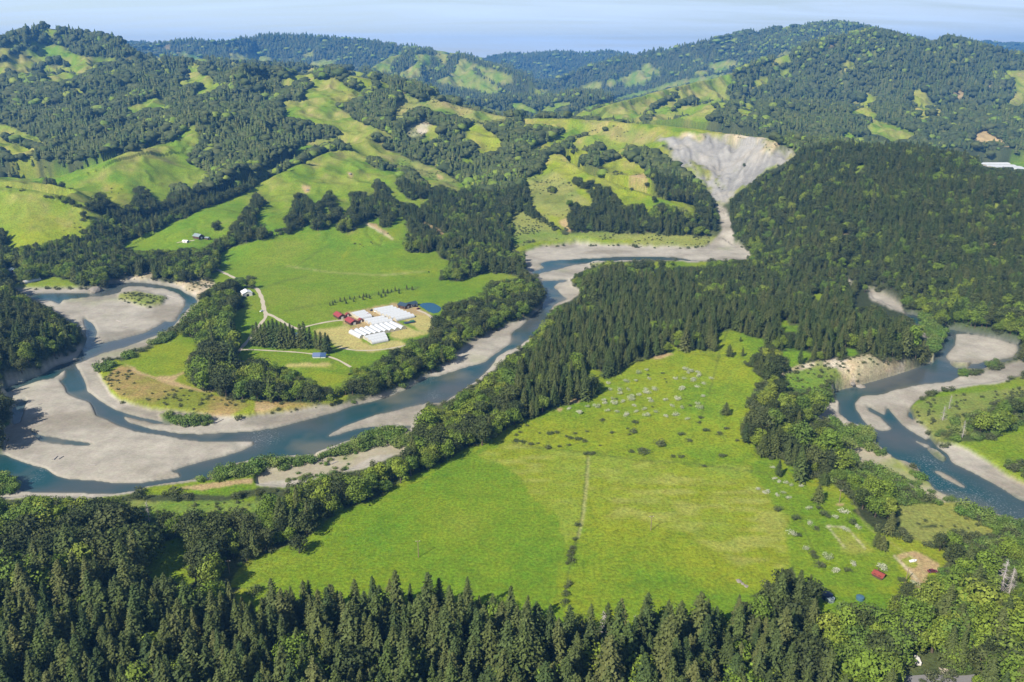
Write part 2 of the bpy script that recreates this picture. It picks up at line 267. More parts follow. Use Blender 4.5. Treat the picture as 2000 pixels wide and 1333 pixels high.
# ------------------------------------------------------------------ what covers the land (outlines measured in the photo)
# classes: 1 conifers 2 mixed wood 3 broadleaf 4 bushes 5 grass with shrubs 6 green grass 7 yellow-green grass 8 dry earth
# 9 gravel 10 water 11 grey slide 12 tan bank 14 straw field 16 stony scrub
TILE = {}
for i, n in enumerate("abcd"):
    TILE['A' + n] = (500 * i, 0); TILE['B' + n] = (500 * i, 300); TILE['C' + n] = (500 * i, 630); TILE['D' + n] = (500 * i, 983)
COVER = """
2 F 0,0 2000,0 2000,1333 0,1333
1 F 230,60 700,60 960,100 1200,90 1720,30 1720,75 1500,125 1400,140 1200,185 1000,190 900,190 700,128 330,112
6 Ab 830,510 900,480 960,440 1050,390 1090,380 1060,420 1000,450 1000,500 1010,530 900,530
6 Ab 1040,550 1120,520 1180,480 1215,450 1170,410 1240,395 1300,410 1290,500 1260,510 1265,430 1230,470 1210,560 1190,580 1100,575
7 Ab 1300,400 1410,420 1420,450 1360,500 1350,480 1395,450 1330,420
6 Ab 1340,600 1420,570 1480,520 1510,430 1600,470 1700,500 1800,530 1904,570 1904,610 1830,600 1780,600 1700,560 1650,500 1590,480 1640,560 1720,610 1790,640 1810,680 1720,690 1650,660 1500,640 1400,610
7 Ab 1310,365 1400,370 1500,385 1490,400 1380,395
7 Ab 1640,410 1800,450 1830,468 1700,450
6 Aa 0,470 100,420 220,370 260,345 400,335 490,340 480,370 600,415 700,430 850,440 1010,445 1000,480 940,450 760,465 700,485 660,530 600,550 540,570 470,600 380,610 310,600 350,570 300,540 130,555 60,510 0,580
7 Aa 0,470 100,420 220,370 260,380 230,450 225,520 130,555 60,510 0,580
2 Aa 225,500 240,470 310,455 345,480 335,525 230,535
2 Aa 335,400 380,430 420,405 470,450 460,470 380,500 340,470
2 Aa 175,385 220,395 255,420 250,435 190,430
2 Aa 235,360 285,385 240,390
7 Aa 0,365 60,340 170,305 175,325 80,360 40,410 0,415
7 Aa 205,325 260,300 290,310 270,345 225,340
7 Aa 290,225 370,210 430,225 380,260 410,280 340,250
7 Aa 430,255 490,270 480,295
7 Aa 530,300 620,290 600,310
7 Aa 1120,420 1190,420 1220,450 1210,470
6 Aa 1300,385 1360,390 1480,425 1580,465 1490,460 1380,420
8 Aa 1150,348 1270,355 1250,368
7 Aa 1710,395 1904,405 1890,430 1760,450 1710,440
6 Aa 1350,485 1480,495 1490,560 1580,560 1600,620 1650,610 1640,650 1560,680 1440,720 1440,680 1530,640 1460,600 1410,620 1340,650 1320,620 1400,580 1410,530
6 Aa 935,815 1040,765 1120,730 1200,730 1240,780 1245,825 1200,800 1100,800 1000,840
6 Aa 20,655 110,645 100,665 30,670
7 Aa 530,640 580,640 640,690 600,700 560,670
6 Aa 0,910 60,930 160,980 290,1020 330,1045 320,1070 200,1040 80,990 0,980
7 Aa 0,1010 60,1050 180,1090 290,1115 210,1160 150,1140 80,1160 40,1120 0,1090
8 Aa 940,1010 1000,990 980,1020
7 Aa 1060,960 1110,950 1120,1020 1080,990
6 Ba 0,158 300,148 450,138 600,78 760,28 950,-12 1150,-62 1290,-97 1360,-162 1440,-212 1490,-142 1450,-72 1400,-12 1380,48 1450,98 1550,133 1500,200 1440,250 1410,280 1380,230 1330,210 1260,230 1280,300 1210,370 1110,310 1100,260 1040,230 990,260 1010,310 960,370 890,400 800,350 760,290 700,280 690,340 620,370 560,350 500,310 400,310 340,320 210,280 0,235
7 Ba 760,250 840,210 940,240 960,330 890,390 810,340
6 Ba 0,240 100,265 210,290 340,325 420,350 560,400 690,440 790,470 680,490 640,560 620,580 590,560 540,600 480,600 430,640 330,650 250,650 180,680 130,700 60,700 40,640 60,600 50,560 0,540
7 Ba 40,600 200,480 400,450 640,540 640,560 480,600 430,640 330,650 180,680 60,700
2 Ba 600,465 660,470 650,510 600,500
6 Ba 1904,250 1800,300 1640,370 1500,410 1440,440 1380,480 1300,500 1240,530 1180,570 1060,590 1050,620 960,640 900,680 880,700 1010,720 1160,715 1300,720 1400,700 1480,705 1550,670 1640,620 1690,590 1750,520 1780,480 1830,430 1904,390
2 Ba 1600,500 1630,510 1630,560 1600,590
6 Ba 1904,470 1820,510 1740,570 1790,600 1780,630 1904,590
6 Ba 1904,640 1700,700 1640,740 1610,790 1640,820 1610,870 1770,940 1850,920 1910,930
7 Ba 1540,900 1610,870 1770,940 1700,970 1600,960
6 Ba 80,970 180,970 300,935 400,910 500,940 560,970 600,1000 300,1000 100,1010
6 Ab 70,1333 170,1290 290,1230 360,1215 400,1180 520,1130 640,1115 700,1115 705,1070 600,1040 550,1060 400,1090 370,1120 300,1130 285,1100 380,1060 520,1040 640,1010 600,950 560,920 480,910 430,960 410,900 380,890 310,880 200,870 215,830 170,770 240,740 330,760 350,700 410,650 430,600 490,590 540,575 600,590 680,650 760,670 800,700 740,720 740,760 600,760 600,790 680,840 740,890 820,930 880,950 970,970 1010,1010 1030,1030 980,1020 900,980 860,990 850,1040 950,1080 960,1110 1060,1140 1150,1190 1220,1220 1330,1240 1400,1280 1480,1340
7 Ab 560,700 700,660 790,700 740,720 740,760 600,760 520,740
7 Ab 640,530 760,520 830,560 870,590 860,640 800,650 760,590 700,575
6 Ab 150,640 250,570 370,520 470,510 530,520 520,540 470,525 430,600 380,620 360,570 300,600 240,650
7 Ab 190,430 300,430 310,440
7 Ab 340,410 430,375 425,410 380,420
7 Ab 390,470 480,445 560,445 600,465 540,480 420,490
7 Ab 0,410 110,430 120,450 60,460 0,450
5 Ab 1030,870 1040,780 1100,730 1050,670 1130,690 1150,720 1230,740 1180,770 1250,760 1300,720 1350,750 1500,780 1640,790 1800,820 1904,870 1904,910 1700,900 1600,890 1500,860 1430,840 1350,830 1270,800 1200,790 1120,830 1040,900
12 Ab 1110,960 1240,900 1310,910 1290,960 1240,1010 1150,1035
6 Ab 1300,920 1380,950 1350,1010 1280,1070 1250,1030
7 Ab 1540,960 1620,920 1700,950 1780,1000 1850,1070 1790,1120 1700,1130 1650,1130 1650,1080 1600,1050
6 Ab 1250,700 1450,720 1500,750 1420,740 1300,720
7 Ab 880,560 1000,640 990,660 940,650
6 Ab 1515,1180 1600,1180 1640,1220 1560,1220
6 Bb 0,215 170,150 360,70 540,-4 1050,-4 1220,78 1400,138 1500,200 1560,230 1500,290 1380,230 1290,250 1290,340 1210,410 1190,400 1200,460 1120,540 1150,560 1120,650 1100,720 1200,740 1260,740 1340,700 1370,780 1440,790 1480,830 1440,850 1370,880 1370,940 1480,950 1570,930 1740,870 1800,900 1904,910 1904,935 1740,1000 1720,1030 1620,1090 1440,1110 1380,1130 1370,1190 1330,1210 1320,1340 0,1340
6 Bb 1800,880 1904,900 2030,930 2000,960 1800,950
5 Bb 930,20 1050,10 1220,70 1400,138 1500,200 1500,285 1380,225 1200,150 1060,100
8 Bb 1340,150 1400,170 1400,200 1370,195
7 Bb 950,860 1350,850 1340,920 1100,900
7 Bb 620,800 1000,560 1100,500 1100,640 900,700 700,640
2 Bb 820,60 850,15 900,20 960,60 1020,80 1040,110 1010,130 930,120 880,100
2 Bb 1040,220 1070,180 1060,130 1130,100 1200,150 1280,215 1290,300 1250,350 1200,330 1190,350 1140,350 1060,280
2 Bb 870,240 900,180 950,190 960,230 1010,270 1000,310 1080,360 1180,370 1210,430 1200,560 1140,540 1090,470 1030,460 1030,500 1020,530 960,560 920,540 920,470 860,480 820,500 760,540 680,590 610,590 600,530 630,500 700,400 720,330 660,320 690,285 800,280 830,310 880,290
2 Bb 250,430 290,350 300,300 340,280 400,340 430,380 500,330 540,260 570,300 610,340 520,400 460,440 420,500 330,540 250,600 180,600 50,640 0,640 0,540 80,530 100,570 190,550
2 Ba 1904,390 1780,480 1690,590 1550,670 1640,700 1780,640 1904,590 1904,630
2 Bb 415,490 470,440 550,460 560,410 600,370 630,420 620,490 570,520 540,550 480,570 410,560
2 Bb 1095,700 1110,640 1150,560 1200,600 1260,560 1350,600 1390,640 1340,690 1260,740 1190,720
2 Bb 0,340 80,335 95,360 40,400 0,440
2 Ba 1904,290 1960,340 1990,350 1904,440 1820,520 1740,600 1780,480
8 Bb 1200,470 1280,520 1370,560 1430,630 1400,620 1340,570 1260,530
8 Bb 800,510 890,520 930,560 970,590 1020,640 960,605 900,570
8 Bb 340,240 400,240 400,290 360,300
8 Bb 680,140 720,150 710,185 685,175
14 Bb 170,1210 300,1180 480,1150 540,1180 570,1210 580,1240 500,1260 400,1290 300,1290 230,1250
6 Ac 400,870 500,820 700,750 900,690 1060,660 1150,620 1300,590 1500,560 1650,540 1640,620 1560,680 1630,740 1600,800 1540,800 1450,870 1440,910 1500,950 1300,930 1100,905 900,900 700,890 480,880
2 Ac 970,870 980,820 1050,770 1180,700 1230,650 1270,670 1200,740 1100,790 1040,830 1060,890 970,900
2 Ac 1150,820 1240,770 1270,740 1350,710 1400,740 1370,790 1290,780 1200,830 1150,840
2 Ac 1460,740 1490,730 1550,800 1600,840 1560,850 1480,760
2 Ac 720,870 760,860 830,870 800,890
6 Ac 0,770 60,760 110,790 230,840 200,850 120,830 0,810
6 Ac 220,790 300,800 320,770 440,755 430,780 330,800 310,830 230,830
7 Ac 150,655 270,665 260,690 200,700
7 Ac 480,640 560,630 640,605 670,620 660,650 600,660
6 Ac 700,600 840,570 900,540 960,510 1020,460 1040,500 1100,510 1100,560 1050,530 1040,570 960,610 900,630 820,630 880,580 800,600 720,630
7 Ac 1330,545 1450,515 1460,540 1380,550
6 Ac 1450,480 1560,455 1670,455 1660,480 1600,500 1560,470 1580,520 1510,530
7 Ac 1790,495 1870,480 1860,495
7 Ac 1780,615 1850,580 1904,570 1904,620 1840,640 1800,650
6 Ac 1730,730 1800,740 1830,790 1820,830 1720,850 1700,880 1650,810 1720,790
7 Ac -40,880 200,880 400,880 600,890 800,900 1000,900 1150,910 1300,935 1500,960 1650,985 1800,1000 1904,1035 1700,1005 1400,1005 1250,1000 1060,1040 1100,1080 1200,1140 1300,1200 1420,1333 1100,1333 0,1333 0,1160
5 Ac 500,900 700,910 850,940 1040,1000 1040,1050 950,1080 800,1050 700,1020 600,960
2 Ac -40,870 60,890 80,930 200,920 380,950 390,980 300,1030 200,1080 100,1120 0,1160 -40,1160
2 Ac 350,1050 500,990 640,960 760,930 780,945 640,990 500,1030 400,1070 330,1080
2 Ac 530,1140 600,1070 630,1050 700,1080 690,1110 600,1160
2 Ac 640,1200 700,1130 740,1110 780,1160 740,1200 680,1220
2 Ac 230,1110 300,1090 480,1100 500,1140 450,1160 350,1150 270,1160 260,1200 230,1250 210,1333 0,1333 0,1180 120,1120
2 Ac 800,1110 860,1060 920,1100 980,1080 1080,1110 1100,1160 1180,1180 1260,1260 1300,1333 1100,1333 960,1250 850,1180
2 Ac 440,1200 520,1190 640,1290 760,1310 800,1333 640,1333 560,1270 480,1230
7 Bc 80,200 130,170 230,150 230,100 260,20 330,5 430,40 440,60 500,100 600,140 700,190 850,220 950,240 1020,270 1080,320 1180,350 1280,360 1385,400 1340,450 1260,400 1100,360 1060,400 1040,450 1000,420 990,370 900,370 800,400 800,330 740,290 700,240 640,220 560,280 600,350 620,400 500,380 440,440 400,480 360,560 250,460 200,440 130,350 130,280
5 Bc 100,180 220,160 300,120 420,200 500,300 600,390 500,380 400,480 250,460 130,350
2 Bc 450,170 510,180 540,220 620,180 600,240 540,280 450,220
2 Bc 590,310 700,300 720,230 750,270 800,350 780,390 650,380
2 Bc 420,340 490,350 480,400 420,400
2 Bc 260,240 340,250 340,300 260,290
2 Bc 440,60 530,0 800,0 1100,0 1300,30 1440,200 1440,330 1360,340 1250,350 1080,320 1020,250 860,215 680,180 560,110
7 Bc 630,90 760,50 820,0 860,40 930,80 1000,120 1040,210 1030,235 960,190 890,200 800,130 700,120
8 Bc 870,160 980,150 1040,210 1030,235 960,190 900,180
5 Bc 0,420 80,440 200,500 300,560 340,600 200,650 0,660
8 Bc 350,500 400,490 440,580 430,600
5 Bc 0,690 200,650 300,610 600,580 1000,600 1300,610 1560,615 1500,650 1440,690 1350,700 1100,700 900,685 600,680 380,680 250,700 200,720 60,740 -40,740
7 Bc 0,700 200,660 500,640 900,650 900,670 600,675 380,675 250,695 60,735
6 Ad 20,460 100,400 180,380 160,430 60,465
7 Ad 540,490 600,450 650,465 655,495 580,495
6 Ad 55,545 150,520 160,540 120,560
7 Ad 690,430 750,390 760,400 710,435
7 Ad 785,380 810,370 800,415
6 Ad 920,330 1000,325 960,360
7 Ad 1340,465 1380,440 1420,435 1370,475
7 Ad 1060,680 1150,660 1200,760 1290,800 1285,890 1250,860 1210,890 1180,870 1170,895 1140,880 1120,820 1070,830 1110,790 1080,740
2 Ad 1190,820 1240,810 1240,860 1190,870
7 Ad 600,770 720,750 720,690 760,700 820,740 800,760 770,750 760,800 820,860 780,880 700,850 620,850
2 Ad 640,810 690,800 690,830
6 Ad 730,930 800,890 950,940 1110,1000 1060,1030 900,1060 840,1010 760,1000
7 Ad 520,1010 600,985 650,1000 620,1030
6 Ad 660,1040 730,1010 720,1045
8 Ad 1500,1030 1610,965 1720,1040 1830,1100 1700,1080 1560,1060
7 Ad 1750,520 1904,530 1904,800 1840,800 1770,760 1830,720 1850,650 1820,600
7 Ad 1670,770 1720,790 1725,830 1690,810
8 Ad 1380,700 1440,680 1460,720 1400,740
8 Ad 1390,850 1415,840 1410,910 1385,920
8 Ad 1640,600 1665,620 1640,650
8 Ad 450,340 550,310 540,325 460,350
8 Ad 0,840 60,840 40,860 0,870
7 Ad 980,850 1020,840 1000,880
8 Ad 930,270 960,255 940,285
6 Ad 1790,1170 1904,1150 1904,1260 1790,1260
1 Bd 0,140 100,90 250,20 400,-60 560,-100 800,-80 1000,-90 1200,-70 1400,-60 1500,0 1700,80 1904,170 1904,1080 1700,1090 1480,1040 1330,1010 1000,1080 800,1010 500,900 200,780 -60,700 -300,560 -330,450
2 Bd 600,-60 1300,0 1700,200 1500,400 1100,700 700,600 600,200
6 Bd 640,110 700,70 740,100 720,150 700,110 650,170
6 Bd 1660,380 1720,350 1720,400 1670,410
8 Bd 1650,650 1740,660 1660,710
8 Bd 1500,760 1525,760 1515,830
8 Bd 500,640 600,590 640,540 660,560 560,630
8 Bd 1110,530 1135,530 1130,590
3 Bd -330,420 -290,560 0,690 110,750 220,800 120,790 0,745 -200,690 -300,650
3 Bd 640,940 730,880 800,990 700,1000
3 Bd 1000,1080 1200,1060 1330,1010 1480,1040 1500,1100 1700,1090 1904,1060 1904,1350 1280,1300 1080,1190
1 F 1118,548 1150,520 1200,528 1260,528 1330,512 1400,514 1470,508 1560,522 1640,548 1700,575 1760,605 1800,640 1815,680 1800,700 1770,710 1700,690 1620,704 1580,706 1530,680 1500,662 1440,655 1405,650 1400,680 1370,690 1330,685 1300,662 1306,690 1270,700 1240,702 1225,720 1200,735 1170,738 1150,712 1158,740 1172,765 1120,785 1080,805 1040,815 1000,820 960,800 1000,720 1060,640
7 Bc 860,830 1100,810 1400,800 1560,805 1560,830 1300,840 1100,850 900,860
3 Bc 440,880 560,830 640,840 760,790 900,790 900,830 780,850 640,890 500,960 460,960
3 F 1120,556 1150,560 1100,600 1070,640 1030,690 1000,720 1010,760 1030,810 990,835 960,860 900,880 850,915 800,935 740,972 650,1002 600,1046 560,1076 490,1092 440,1130 0,1150 0,985 200,975 280,985 360,978 440,985 500,962 560,972 640,950 720,930 780,900 800,880 820,840 840,800 870,800 900,775 960,730 1010,690 1050,650 1080,610
9 Bd 490,930 540,950 600,960 700,1000 800,1030 900,1070 1000,1140 1000,1180 920,1160 850,1120 780,1090 760,1040 700,1010 600,990 520,950
6 Bd 90,1220 160,1280 230,1270 220,1333 90,1333
6 Bd 10,1040 70,1040 80,1080
7 Bd 290,1050 350,1040 430,1050 380,1100
6 Bd 640,1150 690,1150 690,1180
7 F 1000,830 1050,812 1080,795 1130,787 1172,768 1158,738 1142,716 1200,735 1240,705 1300,695 1305,670 1330,685 1400,685 1405,650 1425,640 1470,660 1500,665 1480,690 1455,710 1480,730 1500,745 1475,760 1460,790 1475,810 1450,835 1440,860 1480,870 1480,890 1530,900 1560,915 1580,930 1620,940 1650,960 1670,985 1700,1010 1715,1040 1740,1045 1800,1060 1860,1085 1850,1100 1820,1130 1800,1150 1760,1160 1700,1155 1640,1165 1580,1155 1590,1120 1560,1110 1520,1140 1440,1175 1430,1215 1280,1200 1100,1205 900,1170 700,1170 450,1150 460,1120 490,1090 560,1075 600,1045 650,1000 740,970 800,930 850,910 900,880 960,860
6 F 500,1090 600,1045 650,1000 740,970 850,910 960,862 1000,930 1040,1000 1110,1060 1100,1205 700,1170 450,1150
14 F 1000,872 1145,890 1135,960 1110,1060 1060,1010 1000,940 960,920 900,900
14 F 1152,892 1250,900 1480,920 1530,1000 1560,1080 1540,1110 1420,1120 1330,1060 1200,1000 1140,990
6 F 1450,870 1560,920 1660,985 1700,1040 1760,1130 1700,1155 1600,1150 1560,1090 1530,1000 1490,925
8 Cc 1000,270 1180,235 1200,245 1100,280
8 Cc 420,580 520,570 500,600 430,605
8 Cc 310,640 400,630 360,660
14 Cc 500,1000 620,990 900,1010 1400,1060 1800,1100 1850,1333 560,1333
6 Da 1010,495 1130,360 1240,290 1330,260 1460,280 1420,340 1400,450 1420,530 1500,545 1420,590 1350,570 1200,560 1050,560
9 Da 0,340 90,330 100,350 40,380 0,380
7 Ca 730,340 800,290 900,290 980,240 1080,210 1180,150 1290,90 1400,60 1500,160 1480,200 1440,270 1410,330 1400,420 1480,490 1620,530 1700,580 1904,560 1904,700 1600,715 1400,700 1180,670 1000,620 850,550 780,490 740,420
17 Ca 760,400 900,330 1100,390 1300,440 1600,540 1880,600 1700,700 1300,660 1000,600 800,480
8 Ca 900,300 1000,350 1150,400 1300,390 1390,350 1380,260 1400,260 1405,350 1330,400 1300,430 1450,490 1600,520 1500,515 1300,470 1150,415 1000,370
17 Cb 0,560 240,590 500,620 540,630 400,660 100,700 0,710
8 Cb 0,590 120,600 160,640 60,680 0,660
6 F 470,600 460,612 475,650 460,690 455,705 470,712 500,700 530,710 570,725 600,735 640,755 660,750 700,720 730,720 770,680 800,670 830,660 850,640 850,620 500,560 497,545 480,580
3 F 380,590 400,570 430,555 450,545 480,543 500,550 495,565 470,590 475,600 460,610 450,640 470,650 465,680 450,690 455,720 490,715 500,700 530,710 560,720 600,730 640,760 640,790 600,790 560,785 500,780 430,760 375,745 368,720 375,690 395,670 350,650 340,640 370,610
6 F 455,615 478,600 500,600 520,640 500,660 465,690 470,650 452,640
3 F 640,792 660,795 700,785 780,760 850,727 880,700 920,670 980,640 1027,622 1060,590 1060,560 1040,545 1000,545 960,550 930,580 880,590 860,600 845,640 830,665 800,680 770,690 740,700 720,715 690,720 670,745 640,760
7 Cb 220,380 400,370 620,400 690,390 660,440 560,480 450,460 390,410
14 Za 200,690 700,640 870,840 1000,880 1300,830 1420,900 1300,950 1000,980 700,940 560,930 430,850 280,760
8 Za 620,480 700,460 930,410 1250,360 1540,380 1600,420 1700,500 1780,520 1500,530 1280,550 1400,650 1220,700 860,760 690,690 830,630 620,620 600,560
14 Za 1220,700 1420,650 1690,740 1650,760 1330,820 1200,780
14 Za 1350,540 1500,520 1720,530 1760,620 1740,720 1690,740
14 Zb 860,1290 1100,1240 1400,1250 1440,1300 1200,1333 860,1333
5 F 200,980 560,975 640,965 500,1000 440,1000 300,1005
9 F 25,565 205,565 215,552 290,547 345,556 385,575 390,592 350,630 330,645 340,642 290,675 250,685 235,700 200,705 192,722 200,745 215,770 240,787 300,803 400,815 470,818 560,808 630,795 650,797 700,785 780,760 850,727 880,700 920,670 980,640 1027,625 1055,600 1062,570 1055,548 1030,530 1020,510 1024,495 1060,483 1120,478 1200,482 1350,485 1380,482 1400,465 1412,450 1408,420 1400,405 1410,400 1425,425 1432,450 1436,475 1470,500 1460,508 1330,510 1180,510 1170,520 1140,530 1115,545 1120,560 1137,570 1120,585 1080,605 1050,650 1020,680 1000,690 950,735 900,770 870,790 830,790 815,830 800,850 790,870 792,880 740,905 700,920 640,930 560,955 500,950 430,945 380,945 330,950 260,965 180,975 0,975
10 Ba 215,1045 500,1040 680,1040 790,1010 800,965 1040,955 1200,975 1330,1010 1440,1060 1480,1095 1440,1130 1390,1160 1340,1220 1280,1290 1200,1345 1060,1345 1200,1280 1300,1240 1380,1130 1380,1090 1330,1040 1200,1000 1050,990 950,990 900,1010 900,1030 800,1055 700,1060 470,1085 440,1120 380,1090 240,1085
10 Ca 1310,0 1300,30 1180,85 1080,125 900,190 760,230 620,290 540,315 460,370 400,415 300,430 150,480 0,540 0,495 100,460 200,430 330,370 420,320 560,280 600,230 630,150 640,60 620,-40 690,10 720,70 700,150 740,160 900,120 1000,95 1080,75 1180,20 1230,-10
10 Ca 500,330 555,310 600,370 630,430 650,510 740,575 860,645 960,680 1100,715 1180,735 1290,745 1280,760 1150,750 1000,710 900,690 960,740 1100,785 1300,820 1500,828 1910,805 1910,880 1800,880 1500,880 1350,865 1200,835 1000,805 900,770 820,730 720,690 680,600 560,555 510,530 480,470 440,440 490,400
10 Ca 0,970 100,1010 200,1050 340,1085 400,1130 520,1165 680,1170 850,1195 1030,1195 1180,1175 1350,1150 1340,1120 1280,1105 1400,1060 1600,1010 1780,960 1880,910 1910,860 1910,1045 1740,1080 1600,1150 1500,1170 1400,1190 1250,1220 1100,1240 900,1270 700,1270 550,1260 340,1270 150,1250 100,1200 0,1160
10 Cb -20,800 150,780 300,740 450,700 620,660 700,620 850,590 1000,540 1100,500 1200,440 1300,395 1360,400 1500,350 1700,290 1910,150 1910,190 1800,250 1740,330 1640,430 1560,500 1450,560 1390,610 1300,620 1240,605 1100,635 900,685 640,780 500,860 620,830 760,790 900,770 1040,758 1160,765 1140,790 1040,785 930,800 850,830 760,865 600,925 430,990 300,1015 180,1030 60,1030 -20,1040
10 Bc -5,1410 -5,1340 60,1290 105,1245 150,1200 220,1140 235,1050 215,940 290,945 420,930 420,950 350,960 310,990 360,1040 405,1085 330,1110 290,1150 270,1240 210,1333 170,1360 90,1400 40,1440 -5,1460
10 Bc 250,800 400,790 560,780 800,768 950,765 1100,765 1200,770 1300,785 1400,800 1380,808 1280,805 1200,800 900,800 700,803 560,815 450,830 350,860 250,880 180,900 130,880 250,850 200,820
10 Ca 90,640 130,600 200,570 190,620 170,680 150,740 95,760
10 Ca 210,790 300,840 500,870 700,900 650,915 500,905 300,885
5 Ba 880,1040 1000,1020 1240,1070 1200,1130 1080,1150 960,1110 890,1090
5 Bc 560,820 640,800 700,810 600,850
12 Ba 880,930 920,890 1040,910 1100,870 1150,930 1100,950 940,950 800,960 800,930
12 Ba 1240,960 1300,950 1400,960 1500,930 1600,960 1580,1000 1450,1060 1400,1030 1330,990
12 Ba 1460,1060 1510,1060 1500,1100 1470,1080
2 F -60,560 0,567 30,570 70,590 105,610 120,620 150,640 168,660 165,670 140,695 110,705 80,728 40,742 0,750 -60,760
3 Ca 0,630 80,640 90,760 60,780 0,760
3 F 860,720 900,700 870,690 790,705 760,760
16 Cb 200,1090 450,990 720,960 850,930 990,900 1110,940 1120,980 960,990 850,1010 700,1090 560,1130 300,1170 0,1200 0,1120
7 Ca 1060,1250 1250,1215 1450,1190 1600,1170 1904,1120 1904,1230 1700,1290 1400,1280 1100,1290
8 Ca 1300,1240 1600,1200 1880,1160 1880,1200 1500,1260
4 Cb 430,990 600,930 800,860 900,800 1090,775 1110,800 1000,850 1150,830 1160,920 1050,930 980,890 850,930 740,960 600,980 520,1010
4 Cb 0,1030 130,1020 240,1010 430,1000 430,1030 300,1060 180,1090 0,1110
4 Ca 1570,1150 1640,1090 1904,1030 1904,1110 1700,1150 1600,1165
4 Ca 1400,1180 1500,1150 1510,1175
4 Ca 0,1130 130,1170 140,1230 80,1270 0,1270
9 Ca 0,1290 340,1260 600,1270 780,1290 700,1310 300,1310 0,1310
4 Ca 1185,690 1250,680 1400,705 1590,715 1590,760 1400,755 1220,740
4 Ca 730,340 800,290 840,300 820,350 750,360
4 Ca 1100,170 1200,100 1290,70 1290,110 1180,160
4 Ca 900,240 960,230 980,260 920,270
11 F 1278,273 1328,262 1420,265 1500,268 1525,280 1515,292 1500,300 1530,294 1560,300 1530,322 1495,338 1470,355 1450,372 1430,385 1412,400 1400,400 1380,370 1350,340 1310,310 1290,295 1320,300 1305,285
5 F 1335,310 1370,325 1400,350 1412,372 1395,360 1350,325
12 F 1480,268 1525,280 1512,295 1495,302 1488,290 1495,280
12 F 1328,260 1420,262 1500,266 1490,271 1420,268 1335,267
9 F 1400,400 1412,400 1408,420 1425,440 1432,460 1437,475 1470,500 1458,508 1400,505 1350,500 1380,483 1400,465 1412,450 1405,430
3 Cd 0,340 60,390 150,480 350,540 480,500 500,570 390,640 370,760 470,830 590,1010 700,1040 900,1120 1000,1180 1100,1250 1250,1333 1440,1420 1904,1560 1904,1700 1500,1620 1100,1500 900,1420 830,1440 700,1380 600,1200 450,1180 330,1100 320,1000 190,970 0,1010 -80,860 -60,740 0,680 -60,600 -100,520 -20,500
4 Cd 380,640 500,860 620,1040 900,1180 1250,1333 1500,1450 1904,1560 1904,1480 1500,1380 1100,1120 800,930 640,790 500,700 470,560 480,500 350,540
1 Cd 0,790 60,780 250,820 300,900 280,1000 150,960 0,1010 -80,860
10 Bd 1000,1180 1080,1190 1150,1230 1130,1290 1060,1250
10 Cd 1280,40 1380,45 1560,75 1700,105 1880,150 1870,230 1840,290 1730,310 1640,340 1540,370 1440,400 1390,420 1350,440 1150,460 950,500 860,530 1050,640 1170,790 1270,920 1340,980 1370,1040 1480,1090 1560,1130 1700,1210 1800,1270 1904,1320 1904,1500 1700,1450 1500,1370 1440,1333 1250,1240 1180,1170 1100,1080 940,1010 860,960 780,900 760,830 700,790 640,770 600,740 540,690 520,600 500,570 480,510 560,490 650,470 750,440 900,400 1000,370 1060,350 1150,310 1230,290 1240,240 1300,180 1310,100 1280,80
10 Cd 1050,-90 1160,-40 1240,10 1300,50 1280,90 1230,60 1130,-10
9 Cd 1320,250 1390,170 1400,100 1380,80 1500,85 1700,120 1860,170 1860,210 1820,260 1700,280 1560,305 1420,310 1340,280
9 Cd 650,600 700,540 860,530 950,500 1150,460 1350,440 1400,420 1600,370 1750,330 1904,290 1904,400 1750,440 1600,470 1450,480 1300,510 1180,540 1100,590 1050,640 1040,700 1100,740 1170,790 1210,850 1180,870 1060,800 980,740 930,690 900,640 880,620 870,690 810,660 730,610 760,660 830,700 930,790 860,810 760,780 700,710 660,650
9 Cd 390,640 500,570 530,640 540,700 600,760 625,800 560,790 510,750 500,700 380,760 370,700
9 Cd 1040,835 1100,870 1200,910 1230,930 1180,930 1100,880
9 Cd 1260,915 1400,920 1500,960 1650,1060 1800,1160 1904,1220 1904,1310 1800,1270 1700,1210 1560,1130 1480,1090 1370,1040 1340,980
9 Cd 1200,1080 1300,1110 1400,1170 1480,1240 1420,1220 1300,1150
9 Cd 1100,20 1130,30 1240,130 1230,170 1200,170 1150,110 1100,60
4 Cd 1130,-60 1240,-40 1300,60 1310,110 1290,160 1240,240 1210,230 1200,180 1240,130 1130,20
16 Cd 590,910 640,880 780,960 880,990 960,1020 1060,1120 1200,1180 1250,1240 1440,1333 1500,1370 1400,1360 1250,1333 1100,1250 1000,1180 900,1120 800,1060 700,1040 600,960
4 Cd 640,770 700,790 780,840 780,910 700,880 640,820
4 Cd 1420,380 1470,350 1560,350 1540,370 1440,405
4 Cd 1620,330 1680,280 1730,290 1720,315 1640,345
4 Cd 1190,930 1250,960 1320,1010 1310,1030 1240,990
12 Cd 1340,290 1420,310 1500,300 1490,325 1400,330
6 Cd 1060,640 1100,590 1250,530 1450,480 1600,465 1750,440 1904,410 1904,1190 1800,1150 1700,1080 1600,1000 1480,930 1400,900 1280,880 1190,800 1100,740
5 Cd 1060,640 1200,560 1500,520 1904,480 1904,720 1860,720 1720,760 1700,850 1550,880 1400,860 1250,880 1190,800 1100,740
3 Cd 1240,840 1260,720 1340,690 1480,680 1600,660 1680,600 1750,580 1904,540 1904,720 1860,790 1720,800 1720,850 1560,880 1400,880
3 Cd 1730,1040 1850,1015 1904,1040 1904,1150 1800,1140
8 Cd 1260,900 1400,905 1560,980 1700,1090 1904,1200 1904,1225 1800,1170 1650,1060 1500,960 1400,925
